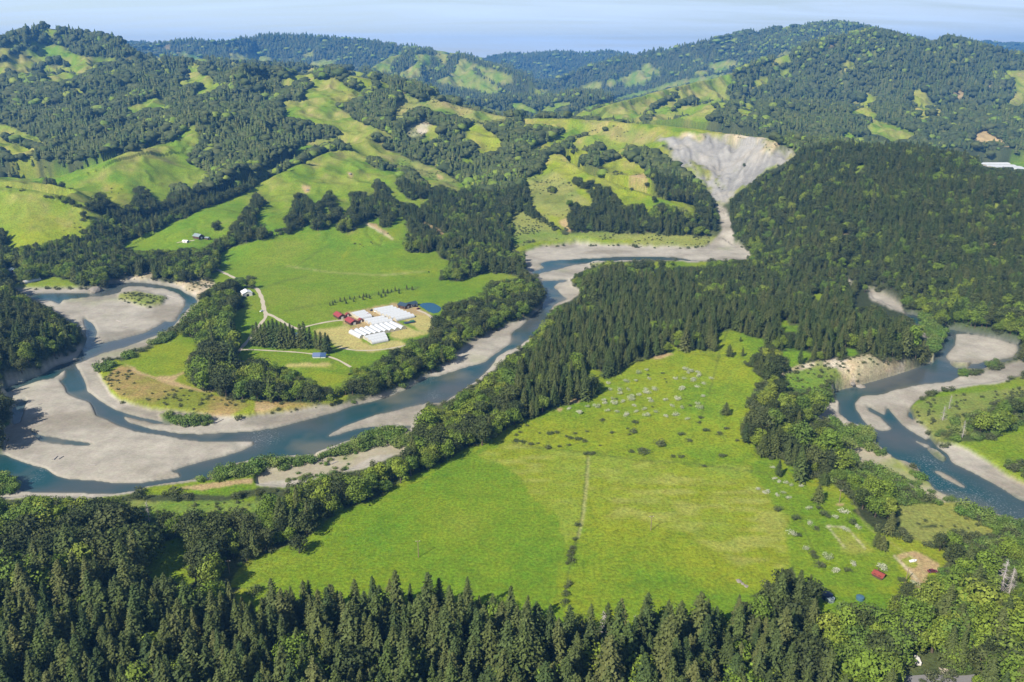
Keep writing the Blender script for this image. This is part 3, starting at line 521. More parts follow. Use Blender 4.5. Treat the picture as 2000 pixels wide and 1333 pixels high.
12 Cd 150,340 230,320 330,300 450,270 560,270 700,230 740,220 800,260 900,290 1060,300 1100,330 1230,270 1230,300 1150,312 1060,350 1000,370 900,400 750,440 560,490 480,490 480,440 400,330 300,360 250,400 300,480 200,530 130,420 50,400
5 Cd 150,375 400,320 520,330 560,420 480,440 350,500 200,520 100,450
6 Cd 10,220 120,210 230,210 320,230 330,290 230,320 150,330 130,270
6 Cd 580,190 640,190 660,240 590,240
3 Dd 350,850 500,720 640,670 850,670 970,700 1100,640 1200,640 1290,500 1360,390 1500,300 1904,200 1904,1333 850,1290 700,1333 500,1200 350,1000
5 Dd 950,0 1400,0 1500,120 1640,180 1700,230 1500,250 1350,200 1200,240 1000,180
1 Dd 620,60 700,0 950,60 1000,130 980,220 900,240 780,180 720,120
1 Dd 980,210 1100,180 1250,150 1320,230 1240,290 1100,270
1 Dd 70,680 80,560 150,500 220,460 310,540 350,690 340,830 200,870 130,800
1 Dd 1200,750 1260,680 1380,690 1380,800 1220,830
1 Dd 1420,1100 1440,950 1520,850 1600,950 1640,1150 1500,1180
8 Dd 1090,640 1200,650 1210,760 1130,720
8 Dd 940,390 1100,360 1280,450 1290,500 1190,520 1180,630 1110,640 1050,520
14 Dd 980,420 1060,400 1120,450 1100,480 1040,470
14 Dd 440,170 580,170 740,350 600,370
8 Dd 490,0 560,0 550,15 500,12
1 F 440,1165 500,1155 560,1135 650,1152 760,1135 870,1130 980,1162 1030,1172 1100,1190 1180,1192 1280,1180 1380,1180 1400,1200 1440,1180 1500,1190 1530,1333 440,1345
1 F 0,1120 200,1120 300,1150 440,1165 440,1345 0,1345
1 F 1200,1333 1480,1180 1600,1220 1640,1333
""".strip().split('\n')

cover = np.zeros((1333, 2000), np.uint8)
def fill(poly, cls):
    p = np.array(poly, float)
    x0, x1 = int(max(0, p[:, 0].min())), int(min(1999, p[:, 0].max() + 1))
    y0, y1 = int(max(0, p[:, 1].min())), int(min(1332, p[:, 1].max() + 1))
    if x1 <= x0 or y1 <= y0: return
    gx, gy = np.arange(x0, x1 + 1)[None, :] + 0.5, np.arange(y0, y1 + 1)[:, None] + 0.5
    ins = np.zeros((gy.shape[0], gx.shape[1]), bool)
    q = np.roll(p, -1, 0)
    for (ax, ay), (bx, by) in zip(p, q):
        if ay == by: continue
        ins ^= ((ay > gy) != (by > gy)) & (gx < (bx - ax) * (gy - ay) / (by - ay) + ax)
    cover[y0:y1 + 1, x0:x1 + 1][ins] = cls
for ln in COVER:
    t = ln.split()
    if len(t) < 4: continue
    if t[1] == 'F': ox, oy, s = 0, 0, 1
    elif t[1] == 'Za': ox, oy, s = 580, 540, 6.667
    elif t[1] == 'Zb': ox, oy, s = 430, 520, 6.667
    else: (ox, oy), s = TILE[t[1]], 3.808
    fill([(ox + float(a.split(',')[0]) / s, oy + float(a.split(',')[1]) / s) for a in t[2:]], int(t[0]))

def cls_at(px, py):
    ix = np.clip(px, 0, 1999).astype(int); iy = np.clip(py, 45, 1332).astype(int)
    return cover[iy, ix]

def blur(a, n):
    for _ in range(n):
        b = a.copy(); b[1:-1] = (a[:-2] + 2 * a[1:-1] + a[2:]) / 4
        c = b.copy(); c[:, 1:-1] = (b[:, :-2] + 2 * b[:, 1:-1] + b[:, 2:]) / 4
        a = c
    return a

jx = fbm(XX, YY, 22, 3, 41) * 1.0; jy = fbm(XX, YY, 22, 3, 51) * 1.0
jz = fbm(XX, YY, 9, 3, 57)
pscale = np.clip(FPX / np.hypot(YY, CAM_H), 0, 4)
jpx, jpy = jx * 5 * pscale ** 0.5, jy * 3.5 * pscale ** 0.5
# lowland beside the rivers: gravel and water lie about four metres below the meadows
WATER_Z = -4.0
px_l, py_l = project(XX, YY, np.full_like(XX, WATER_Z + 0.4))
low_c = cls_at(px_l + jpx * 0.35, py_l + jpy * 0.25)
isw = (low_c == 10) & (YY < 1500)
islow = np.isin(low_c, (9, 10, 16)) & (YY < 1190) & (ZBASE < 30)
chute = (low_c == 9) & (py_l < 500) & (px_l > 1380) & (px_l < 1480)
islow &= ~((py_l < 478) & chute)
lowf = np.clip(blur(islow.astype(float), 2) * 1.0, 0, 1)
_lb = np.maximum(islow, np.clip(blur(islow.astype(float), 26) * 2.0, 0, 1))
lowf = np.where((XX / YY > .24) & (YY > 560) & (ZBASE > 4), np.maximum(lowf, _lb ** 1.5), lowf)
watf = blur(isw.astype(float), 2)
zl = WATER_Z + 0.9 - 1.8 * watf + fbm(XX, YY, 30, 3, 61) * 0.28 * (1 - watf)
wide_low = blur(islow.astype(float), 10)
Z = ZBASE * (1 - lowf) + zl * lowf
Z = Z - np.clip(wide_low, 0, 0.5) * 2.2 * (1 - lowf) * (ZBASE < 6)
# what is seen, what lies behind a crest
ang = (Z - CAM_H) / YY
run = np.maximum.accumulate(ang, 0)
visible = ang >= run - 1e-4
PXg, PYg = project(XX, YY, Z)
cl = cls_at(PXg + jpx, PYg + jpy)
bx_, by_ = fbm(XX, YY, 50, 4, 301), fbm(XX, YY, 50, 4, 311)
cl3 = cls_at(PXg + jpx + jz * 26, PYg + jpy + jx * 16)
cl = np.where((cl == 11) | ((cl3 == 11) & (PYg < 395)), np.where(cl3 == 11, 11, np.where(np.isin(cl3, (1, 2, 3)), 5, cl3)), cl)
cl2 = cls_at(PXg + bx_ * 60, PYg + by_ * 34)
cl = np.where(np.isin(cl, (6, 7, 14)) & np.isin(cl2, (6, 7, 14)) & (YY < 640), cl2, cl)
cl = np.where(islow, low_c, cl)
cl = np.where(~islow & (cl == 10), 9, cl)
cl = np.where(~islow & (cl == 9) & (YY < 1500) & (wide_low < 0.02) & (PYg > 505), 7, cl)
_pu = project(XX, YY, Z + 15)[1]; cU = cls_at(PXg + jpx, _pu + jpy)
cl = np.where(np.isin(cl, (1, 2, 3)) & np.isin(cU, (5, 6, 7)) & visible, cU, cl)
lastv = np.maximum.accumulate(np.where(visible, np.arange(NR)[:, None], 0), 0)
behind = YY - YR[lastv]
cl_last = np.take_along_axis(cl, lastv, 0)
cl = np.where(visible, cl, np.where(behind < 90, cl_last, np.where(fbm(XX, YY, 180, 3, 71) > 0.25, 6, 2)))
cl = np.where((YY > 6800) & ~np.isin(cl, (1, 2)), 1, cl)
cl = cl.astype(np.uint8)

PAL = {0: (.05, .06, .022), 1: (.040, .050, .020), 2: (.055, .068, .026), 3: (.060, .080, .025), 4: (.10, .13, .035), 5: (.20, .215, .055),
       6: (.148, .215, .013), 7: (.195, .235, .014), 8: (.37, .27, .13), 9: (.345, .31, .25), 10: (.10, .11, .085), 11: (.29, .275, .25),
       12: (.46, .36, .21), 14: (.33, .31, .09), 16: (.33, .29, .20), 17: (.235, .20, .05)}
lut = np.zeros((20, 3))
for kk, vv in PAL.items(): lut[kk] = vv
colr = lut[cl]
def tone(mask, c2, amt):
    global colr
    a = (np.clip(amt, 0, 1) * mask)[..., None]
    colr = colr * (1 - a) + np.array(c2) * a
n_big = fbm(XX, YY, 140, 4, 81); n_mid = fbm(XX, YY, 36, 4, 91); n_sm = fbm(XX, YY, 11, 3, 101)
tone(cl == 17, (.16, .19, .02), np.clip(n_mid * 2.5, 0, .9)); tone(cl == 17, (.33, .22, .09), np.clip(-n_mid * 2.2, 0, .8))
gr = np.isin(cl, (5, 6, 7)); g6 = cl == 6; g7 = cl == 7
tone(gr, (.23, .235, .04), 0.5 * np.clip(n_big * 1.6 + n_mid * 0.8, 0, 1))
tone(gr, (.095, .19, .012), 0.75 * np.clip(-n_big * 1.4 - n_mid * 1.1, 0, 1))
slope_dry = np.clip((Z - 25) / 60, 0, 1)
tone(gr, (.33, .27, .09), 0.42 * slope_dry * np.clip(n_mid * 1.5 + 0.45, 0, 1))
tone(gr, (.36, .27, .12), 0.55 * slope_dry * np.clip((n_sm + n_mid) * 2.2 - 0.9, 0, 1))
# cattle tracks and gullies on the green slopes
gul = np.clip(1 - np.abs(fbm(XX, YY, 75, 3, 111)) * 11, 0, 1)
tone(gr & (Z > 8), (.10, .125, .02), 0.62 * gul * np.clip(.6 + n_big * 2, 0, 1))
gul2 = np.clip(1 - np.abs(fbm(XX, YY * .7, 34, 3, 117)) * 9, 0, 1)
tone(gr & (Z > 14), (.24, .19, .075), 0.5 * gul2 * np.clip(n_mid * 2 + .3, 0, 1))
straw = blur(((cl == 14) & (YY < 640)).astype(float), 14)
colr = np.where(((cl == 14) & (YY < 640))[..., None], lut[7] * .97, colr)
stk = fbm(XX * 0.3, YY, 5, 3, 401)
tone((YY < 640) & gr | (cl == 14), (.29, .29, .07), straw * np.clip(0.22 + n_mid * 0.8 + stk * 1.3, 0, .6))
tone((cl == 14) & (YY > 640), (.42, .34, .13), 0.6)
tone((cl == 14) & (YY > 640), (.36, .345, .13), 0.8 * np.clip(n_mid * 1.3 + fbm(XX * 0.25, YY, 7, 2, 121) * 1.5, 0, 1))
tone((cl == 14) & (YY < 640), (.19, .25, .03), 0.8 * np.clip(-n_mid * 1.6 - n_big, 0, 1))
gv = (cl == 9)
tone(gv, (.245, .215, .165), 0.9 * np.clip(n_mid * 2.2 + fbm(XX, YY * 2.2, 60, 4, 131) * 1.4, 0, 1))
tone(gv, (.42, .38, .31), 0.6 * np.clip(-n_mid * 2.0, 0, 1))
rv = np.clip(1 - np.abs(fbm(XX * .55 + YY * .15, YY * 1.5, 62, 4, 191)) * 13, 0, 1)
tone(gv, (.19, .18, .15), 0.55 * rv * np.clip(.5 + n_big * 2, 0, 1))
wedge = np.clip(blur(isw.astype(float), 5), 0, 1)
tone(gv, (.22, .21, .18), 0.7 * np.clip((wedge - 0.22) * 4, 0, 1))
tone(gv & (YY > 500), (.29, .30, .16), 0.5 * np.clip(fbm(XX, YY, 50, 3, 141) * 3 - 1.0, 0, 1))
sl = cl == 11
gx0, gy0 = ground_x0 = (1412 - 1000) / FPX * 1310, 1290.0
th_ = np.arctan2(XX - gx0, YY - gy0) * 300; rr_ = np.hypot(XX - gx0, YY - gy0)
rill = np.clip(1 - np.abs(fbm(th_ + 8 * fbm(XX, YY, 30, 3, 161), rr_ * 0.22, 24, 4, 151)) * 5.5, 0, 1)
tone(sl, (.165, .16, .15), 0.7 * rill)
tone(sl, (.20, .20, .08), np.clip((0.86 - blur(sl.astype(float), 4)) * 2.2 + n_sm * .8, 0, .85))
tone(sl, (.40, .35, .27), 0.35 * np.clip(n_mid * 2, 0, 1))
bl = np.clip(1 - np.abs(fbm(XX, YY * .25, 9, 3, 171)) * 4, 0, 1)
tone(cl == 12, (.25, .20, .12), 0.7 * bl)
tone(cl == 12, (.19, .22, .06), np.clip(n_mid * 3 + n_sm * 2 - .3, 0, .9))
tone(cl == 12, (.30, .27, .17), 0.7 * np.clip(n_sm * 2.5, 0, 1))
tone(cl == 12, (.55, .50, .42), 0.6 * np.clip(-n_sm * 2.5, 0, 1))
tone(cl == 16, (.20, .23, .06), np.clip(n_mid * 3.0, 0, 1))
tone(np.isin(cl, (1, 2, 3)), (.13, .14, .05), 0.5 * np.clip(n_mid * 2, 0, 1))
# thin marks in the grass: ditches, wheel tracks, rows
marks = np.zeros((1333, 2000), np.uint8)
def line_mark(pts, w, idn):
    for (ax, ay), (bx, by) in zip(pts[:-1], pts[1:]):
        x0, x1 = int(min(ax, bx) - w - 1), int(max(ax, bx) + w + 2); y0, y1 = int(min(ay, by) - w - 1), int(max(ay, by) + w + 2)
        x0, y0 = max(x0, 0), max(y0, 0); x1, y1 = min(x1, 1999), min(y1, 1332)
        gx, gy = np.arange(x0, x1)[None, :] + .5, np.arange(y0, y1)[:, None] + .5
        d = max((bx - ax) ** 2 + (by - ay) ** 2, 1e-6); t = np.clip(((gx - ax) * (bx - ax) + (gy - ay) * (by - ay)) / d, 0, 1)
        m = np.hypot(gx - ax - t * (bx - ax), gy - ay - t * (by - ay)) < w / 2
        marks[y0:y1, x0:x1][m] = idn
for w_, i_, s_ in ((3.2, 1, "1147,892 1142,950 1135,1010 1122,1070 1110,1120 1102,1185"), (2.0, 1, "1423,642 1405,690 1398,720 1385,770 1375,790 1372,810 1365,830"),
                   (1.8, 2, "1455,708 1430,730 1422,760 1412,790 1410,820 1415,850 1430,880 1470,900 1505,906"), (1.8, 2, "1450,706 1425,728 1416,760 1406,790 1404,820 1409,850 1424,882"),
                   (1.8, 1, "1000,868 1060,876 1145,884 1250,900 1340,905 1400,912 1500,925 1560,1010 1600,1100"), (5, 3, "1150,895 1146,950 1139,1010 1130,1050"),
                   (2.0, 3, "1668,985 1680,1010 1700,1035 1725,1050 1760,1075 1790,1095 1805,1120 1802,1150"), (3, 4, "1745,1085 1770,1110 1790,1130 1800,1145"),
                   (2.0, 4, "1614,1028 1650,1030"), (2, 4, "1655,1032 1690,1072"), (2, 4, "1618,1030 1650,1070"),
                   (2, 1, "505,566 520,560 560,548 600,540"), (1.6, 1, "519,583 528,613"), (1.8, 1, "533,612 600,600 700,580 760,570 820,562"),
                   (1.6, 1, "640,480 610,500 580,520"), (2, 3, "560,520 650,533 750,538 830,530"),
                   (2.5, 4, "712,435 725,443 740,452 755,460 768,467"), (2, 1, "742,480 746,465 748,450"), (2.5, 3, "640,630 700,615"), (1.5, 1, "641,700 650,708 652,716 648,722")):
    line_mark([tuple(float(v) for v in p_.split(',')) for p_ in s_.split()], w_, i_)
_mk = marks[np.clip(PYg, 0, 1332).astype(int), np.clip(PXg, 0, 1999).astype(int)] * visible
for i_, c_, a_ in ((1, (.07, .085, .025), .75), (2, (.13, .22, .03), .6), (3, (.36, .33, .15), .55), (4, (.50, .43, .30), .85)):
    tone((_mk == i_), c_, a_)
colr = np.clip(np.stack([blur(colr[..., i], 1) for i in range(3)], -1), 0, 1)
rel = {11: 2.2, 12: 1.6}
relief = np.zeros_like(Z)
relief += sl * (-rill * 4.5) + (cl == 12) * n_sm * 2.0
relief += gr * (Z > 8) * (-gul * 1.3)
Z = Z + blur(relief, 1)

def height(X, Y):
    X = np.asarray(X, float); Y = np.asarray(Y, float)
    fi = np.interp(Y, YR, np.arange(NR)); fj = np.interp(X / Y, U, np.arange(NU))
    return grid_lookup(Z, fi, fj)
def nearest(G, X, Y):
    i = np.clip(np.rint(np.interp(Y, YR, np.arange(NR))).astype(int), 0, NR - 1)
    j = np.clip(np.rint(np.interp(X / Y, U, np.arange(NU))).astype(int), 0, NU - 1)
    return G[i, j]
def ground_at(px, py):
    """where the line of sight of a photo pixel meets the land"""
    r, dy, dz = ray(px, py)
    D = np.arange(200, 9000, 1.0)
    X = r / dy * D; zr = CAM_H + dz / dy * D
    h = height(X, D)
    hit = np.where(zr <= h)[0]
    i = hit[0] if len(hit) else len(D) - 1
    return Vector((X[i], D[i], h[i]))
# ------------------------------------------------------------------ materials
def new_mat(name):
    m = bpy.data.materials.new(name); m.use_nodes = True
    nt = m.node_tree
    return m, nt, nt.nodes['Principled BSDF']
def N(nt, t, **kw):
    n = nt.nodes.new(t)
    for k_, v_ in kw.items(): setattr(n, k_, v_)
    return n
def plain(name, col, rough=0.7, var=0.12, scale=0.6, metal=0.0):
    m, nt, b = new_mat(name)
    tc = N(nt, 'ShaderNodeTexCoord'); nz = N(nt, 'ShaderNodeTexNoise'); nz.inputs['Scale'].default_value = scale; nz.inputs['Detail'].default_value = 5
    nt.links.new(tc.outputs['Object'], nz.inputs['Vector'])
    mx = N(nt, 'ShaderNodeMix', data_type='RGBA')
    mx.inputs['A'].default_value = (*[c * (1 - var) for c in col], 1); mx.inputs['B'].default_value = (*[min(1, c * (1 + var)) for c in col], 1)
    nt.links.new(nz.outputs['Fac'], mx.inputs['Factor']); nt.links.new(mx.outputs['Result'], b.inputs['Base Color'])
    b.inputs['Roughness'].default_value = rough; b.inputs['Metallic'].default_value = metal
    b.inputs['Specular IOR Level'].default_value = 0.3
    return m

def ground_mat(name="land_cover", amp=.46, bump=.9):
    m, nt, b = new_mat(name); L = nt.links.new
    at = N(nt, 'ShaderNodeAttribute', attribute_name='cover_colour')
    geo = N(nt, 'ShaderNodeNewGeometry')
    n1 = N(nt, 'ShaderNodeTexNoise'); n1.inputs['Scale'].default_value = 0.55; n1.inputs['Detail'].default_value = 6; n1.inputs['Roughness'].default_value = 0.7
    n2 = N(nt, 'ShaderNodeTexNoise'); n2.inputs['Scale'].default_value = 0.09; n2.inputs['Detail'].default_value = 5; n2.inputs['Roughness'].default_value = 0.65
    L(geo.outputs['Position'], n1.inputs['Vector']); L(geo.outputs['Position'], n2.inputs['Vector'])
    r1 = N(nt, 'ShaderNodeMapRange'); r1.inputs[1].default_value = 0.3; r1.inputs[2].default_value = 0.7; r1.inputs[3].default_value = 1 - amp; r1.inputs[4].default_value = 1 + amp
    L(n1.outputs['Fac'], r1.inputs[0])
    r2 = N(nt, 'ShaderNodeMapRange'); r2.inputs[1].default_value = 0.3; r2.inputs[2].default_value = 0.7; r2.inputs[3].default_value = 0.85; r2.inputs[4].default_value = 1.15
    L(n2.outputs['Fac'], r2.inputs[0])
    mu = N(nt, 'ShaderNodeMath', operation='MULTIPLY'); L(r1.outputs[0], mu.inputs[0]); L(r2.outputs[0], mu.inputs[1])
    vm = N(nt, 'ShaderNodeVectorMath', operation='SCALE'); L(at.outputs['Color'], vm.inputs[0]); L(mu.outputs[0], vm.inputs['Scale'])
    # small dry and lush specks of colour
    n3 = N(nt, 'ShaderNodeTexNoise'); n3.inputs['Scale'].default_value = 0.22; n3.inputs['Detail'].default_value = 4
    L(geo.outputs['Position'], n3.inputs['Vector'])
    hs = N(nt, 'ShaderNodeHueSaturation')
    r3 = N(nt, 'ShaderNodeMapRange'); r3.inputs[1].default_value = 0.3; r3.inputs[2].default_value = 0.7; r3.inputs[3].default_value = 0.485; r3.inputs[4].default_value = 0.515
    L(n3.outputs['Fac'], r3.inputs[0]); L(r3.outputs[0], hs.inputs['Hue']); L(vm.outputs[0], hs.inputs['Color'])
    L(hs.outputs[0], b.inputs['Base Color'])
    b.inputs['Roughness'].default_value = 0.95; b.inputs['Specular IOR Level'].default_value = 0.1
    bp = N(nt, 'ShaderNodeBump'); bp.inputs['Strength'].default_value = bump; bp.inputs['Distance'].default_value = 0.7
    L(n1.outputs['Fac'], bp.inputs['Height']); L(bp.outputs[0], b.inputs['Normal'])
    return m
M_GROUND = ground_mat()
M_GRAVEL = ground_mat('river_gravel', .14, .25)

def water_mat(name, deep, shallow, scale):
    m, nt, b = new_mat(name); L = nt.links.new
    geo = N(nt, 'ShaderNodeNewGeometry')
    n1 = N(nt, 'ShaderNodeTexNoise'); n1.inputs['Scale'].default_value = 0.012; n1.inputs['Detail'].default_value = 4
    L(geo.outputs['Position'], n1.inputs['Vector'])
    r = N(nt, 'ShaderNodeMapRange'); r.inputs[1].default_value = 0.38; r.inputs[2].default_value = 0.62; L(n1.outputs['Fac'], r.inputs[0])
    mx = N(nt, 'ShaderNodeMix', data_type='RGBA'); mx.inputs['A'].default_value = (*deep, 1); mx.inputs['B'].default_value = (*shallow, 1)
    L(r.outputs[0], mx.inputs['Factor'])
    sh = N(nt, 'ShaderNodeAttribute', attribute_name='shallow'); m3 = N(nt, 'ShaderNodeMix', data_type='RGBA'); m3.inputs['B'].default_value = (.15, .14, .10, 1)
    L(sh.outputs['Fac'], m3.inputs['Factor']); L(mx.outputs['Result'], m3.inputs['A']); L(m3.outputs['Result'], b.inputs['Base Color'])
    rf = N(nt, 'ShaderNodeAttribute', attribute_name='riffle'); nf = N(nt, 'ShaderNodeTexNoise'); nf.inputs['Scale'].default_value = 0.8; nf.inputs['Detail'].default_value = 5; nf.inputs['Roughness'].default_value = .75
    L(geo.outputs['Position'], nf.inputs['Vector']); rr = N(nt, 'ShaderNodeMapRange'); rr.inputs[1].default_value = .54; rr.inputs[2].default_value = .75; L(nf.outputs['Fac'], rr.inputs[0])
    mf = N(nt, 'ShaderNodeMath', operation='MULTIPLY'); L(rf.outputs['Fac'], mf.inputs[0]); L(rr.outputs[0], mf.inputs[1])
    m4 = N(nt, 'ShaderNodeMix', data_type='RGBA'); m4.inputs['B'].default_value = (.34, .37, .38, 1); L(mf.outputs[0], m4.inputs['Factor']); L(m3.outputs['Result'], m4.inputs['A']); L(m4.outputs['Result'], b.inputs['Base Color'])
    b.inputs['Roughness'].default_value = 0.15; b.inputs['IOR'].default_value = 1.33
    w = N(nt, 'ShaderNodeTexNoise'); w.inputs['Scale'].default_value = scale; w.inputs['Detail'].default_value = 4; L(geo.outputs['Position'], w.inputs['Vector'])
    bp = N(nt, 'ShaderNodeBump'); bp.inputs['Strength'].default_value = 0.35; bp.inputs['Distance'].default_value = 0.3
    L(w.outputs['Fac'], bp.inputs['Height']); L(bp.outputs[0], b.inputs['Normal'])
    return m
M_WATER = water_mat("river_water", (.014, .058, .062), (.070, .080, .078), 0.8)
M_POND = water_mat("pond_water", (.012, .06, .11), (.015, .075, .13), 1.5)

def leaf_mat(name, cols, rough=0.75, clump=0.6, vary=0.35):
    """cols: colour stops picked by a random number of each tree"""
    m, nt, b = new_mat(name); L = nt.links.new
    oi = N(nt, 'ShaderNodeObjectInfo')
    rp = N(nt, 'ShaderNodeValToRGB'); rp.color_ramp.interpolation = 'LINEAR'
    el = rp.color_ramp.elements
    el[0].position = 0; el[0].color = (*cols[0], 1); el[1].position = 1; el[1].color = (*cols[-1], 1)
    for i, c in enumerate(cols[1:-1]):
        e = el.new((i + 1) / (len(cols) - 1)); e.color = (*c, 1)
    L(oi.outputs['Random'], rp.inputs[0])
    at = N(nt, 'ShaderNodeAttribute', attribute_name='tuft')
    r1 = N(nt, 'ShaderNodeMapRange'); r1.inputs[3].default_value = 1 - vary; r1.inputs[4].default_value = 1 + vary
    L(at.outputs['Fac'], r1.inputs[0])
    vm = N(nt, 'ShaderNodeVectorMath', operation='SCALE'); L(rp.outputs[0], vm.inputs[0]); L(r1.outputs[0], vm.inputs['Scale'])
    L(vm.outputs[0], b.inputs['Base Color'])
    b.inputs['Roughness'].default_value = rough; b.inputs['Specular IOR Level'].default_value = 0.2
    return m
M_CONIF = leaf_mat("conifer_needles", [(.042, .066, .018), (.084, .100, .025), (.054, .084, .022), (.108, .116, .034), (.068, .100, .022)])
M_OAK = leaf_mat("oak_leaves", [(.036, .052, .016), (.054, .070, .018), (.046, .060, .020), (.078, .090, .026), (.052, .076, .016)])
M_MAPLE = leaf_mat("spring_leaves", [(.095, .150, .018), (.13, .19, .020), (.16, .20, .022), (.085, .14, .022), (.19, .22, .028)])
M_WILLOW = leaf_mat("willow_leaves", [(.085, .155, .025), (.12, .18, .03), (.08, .13, .03), (.16, .20, .045)])
M_BRUSH = leaf_mat("brush_leaves", [(.060, .078, .028), (.085, .10, .034), (.075, .085, .036)])
M_BLOOM = leaf_mat("blossom", [(.34, .37, .22), (.46, .46, .33), (.28, .32, .16)], vary=0.25)
M_BARK = plain("bark", (.10, .075, .05), 0.9, 0.3, 2.0)
M_DEADWOOD = plain("dead_wood", (.38, .34, .31), 0.9, 0.25, 1.0)
# ------------------------------------------------------------------ build the land sheets
def link(o, parent=None):
    COL.objects.link(o)
    if parent is not None: o.parent = parent
    return o
def mesh_np(name, co, faces, mat, parent=None, smooth=False, norms=None):
    """faces: (n,4) or (n,3) index array"""
    me = bpy.data.meshes.new(name)
    co = np.ascontiguousarray(co, np.float32); faces = np.ascontiguousarray(faces, np.int32)
    kf = faces.shape[1]
    me.vertices.add(len(co)); me.vertices.foreach_set('co', co.ravel())
    me.loops.add(faces.size); me.loops.foreach_set('vertex_index', faces.ravel())
    me.polygons.add(len(faces)); me.polygons.foreach_set('loop_start', np.arange(0, faces.size, kf, dtype=np.int32))
    me.update(calc_edges=True)
    if smooth: me.polygons.foreach_set('use_smooth', np.ones(len(faces), bool))
    me.materials.append(mat)
    if norms is not None: me.normals_split_custom_set_from_vertices(norms)
    return link(bpy.data.objects.new(name, me), parent)

co_all = np.stack([XX, YY, Z], -1).reshape(-1, 3)
dzu = np.gradient(Z, axis=1) / np.gradient(XX, axis=1)
dzy = np.gradient(Z, YR, axis=0) - dzu * U[None, :]
nrm = np.stack([-dzu, -dzy, np.ones_like(Z)], -1); nrm /= np.linalg.norm(nrm, axis=-1, keepdims=True)
nrm = nrm.reshape(-1, 3)
ii, jj = np.meshgrid(np.arange(NR - 1), np.arange(NU - 1), indexing='ij')
base = (ii * NU + jj)
quads = np.stack([base, base + 1, base + NU + 1, base + NU], -1).reshape(-1, 4)
fc = cl[:-1, :-1].ravel(); fz = ZBASE[:-1, :-1].ravel(); fy = YY[:-1, :-1].ravel()
part = np.zeros(len(fc), int)                                  # 0 valley meadow
part[(fz > 9) & (fy > 640)] = 1                                # 1 hills
part[np.isin(fc, (9, 10, 16)) & (fz < 12) & (fy < 1300)] = 2          # 2 gravel bars and river bed
part[(fc == 11) | ((fc == 12) & (fy > 1350) & (fy < 1650))] = 3
part[(fy > 4300)] = 4
colr_f = colr.reshape(-1, 3)
for pid, nm in enumerate(("meadow_ground", "hills", "gravel_bars", "landslide_slope", "distant_ridges")):
    q = quads[part == pid]
    used, inv = np.unique(q, return_inverse=True)
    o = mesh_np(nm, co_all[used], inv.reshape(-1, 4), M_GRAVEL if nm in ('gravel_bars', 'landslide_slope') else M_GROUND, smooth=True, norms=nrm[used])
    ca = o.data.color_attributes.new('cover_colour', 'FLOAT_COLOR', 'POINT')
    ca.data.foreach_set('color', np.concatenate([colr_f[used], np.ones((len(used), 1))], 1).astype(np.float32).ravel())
    o['kind'] = 'structure'
# land under and behind the viewpoint, outside the picture
near_ = mesh_np('near_ground', np.array([[-3500, -1200, -.3], [3500, -1200, -.3], [3500, 79, -.3], [-3500, 79, -.3]]), np.array([[0, 1, 2, 3]]), M_GROUND)
_c = near_.data.color_attributes.new('cover_colour', 'FLOAT_COLOR', 'POINT'); _c.data.foreach_set('color', np.array([.06, .08, .025, 1] * 4, np.float32)); near_['kind'] = 'structure'
# river: a sheet at water level wherever the bed is cut below it
wf = np.clip(blur(isw.astype(float), 3), 0, 1)[:-1, :-1].ravel() > 0.02
q = quads[wf & (fy < 1500)]
used, inv = np.unique(q, return_inverse=True)
cw_ = co_all[used].copy(); cw_[:, 2] = WATER_Z
river = mesh_np("river", cw_, inv.reshape(-1, 4), M_WATER); river['kind'] = 'structure'
shal = np.clip(1.15 - 1.25 * blur(isw.astype(float), 6), 0, 1) * .8 + np.clip(fbm(XX, YY, 45, 4, 601) * 1.6 - .35, 0, .6)
rif = np.zeros_like(Z)
for s_ in "1689,838,7 1697,842,5 1857,660,7 1852,717,5 1806,925,14 1840,950,16 1870,975,18 1905,990,22 1935,1000,20 848,772,6 835,738,9 845,732,6 84,917,5 70,936,5 160,690,6 510,850,10 525,858,8 420,815,8 1050,560,6 1815,905,10 505,862,8 1040,612,7".split():
    a_ = [float(v) for v in s_.split(',')]; x_, y_, _z = at_z(a_[0], a_[1], WATER_Z)
    rif = np.maximum(rif, np.exp(-(((XX - x_) / (a_[2] * .9)) ** 2 + ((YY - y_) / (a_[2] * 1.3)) ** 2)))
_b = river.data.attributes.new('riffle', 'FLOAT', 'POINT'); _b.data.foreach_set('value', np.clip(rif * 1.3, 0, 1).ravel()[used].astype(np.float32))
_a = river.data.attributes.new('shallow', 'FLOAT', 'POINT'); _a.data.foreach_set('value', np.clip(shal, 0, 1).ravel()[used].astype(np.float32))
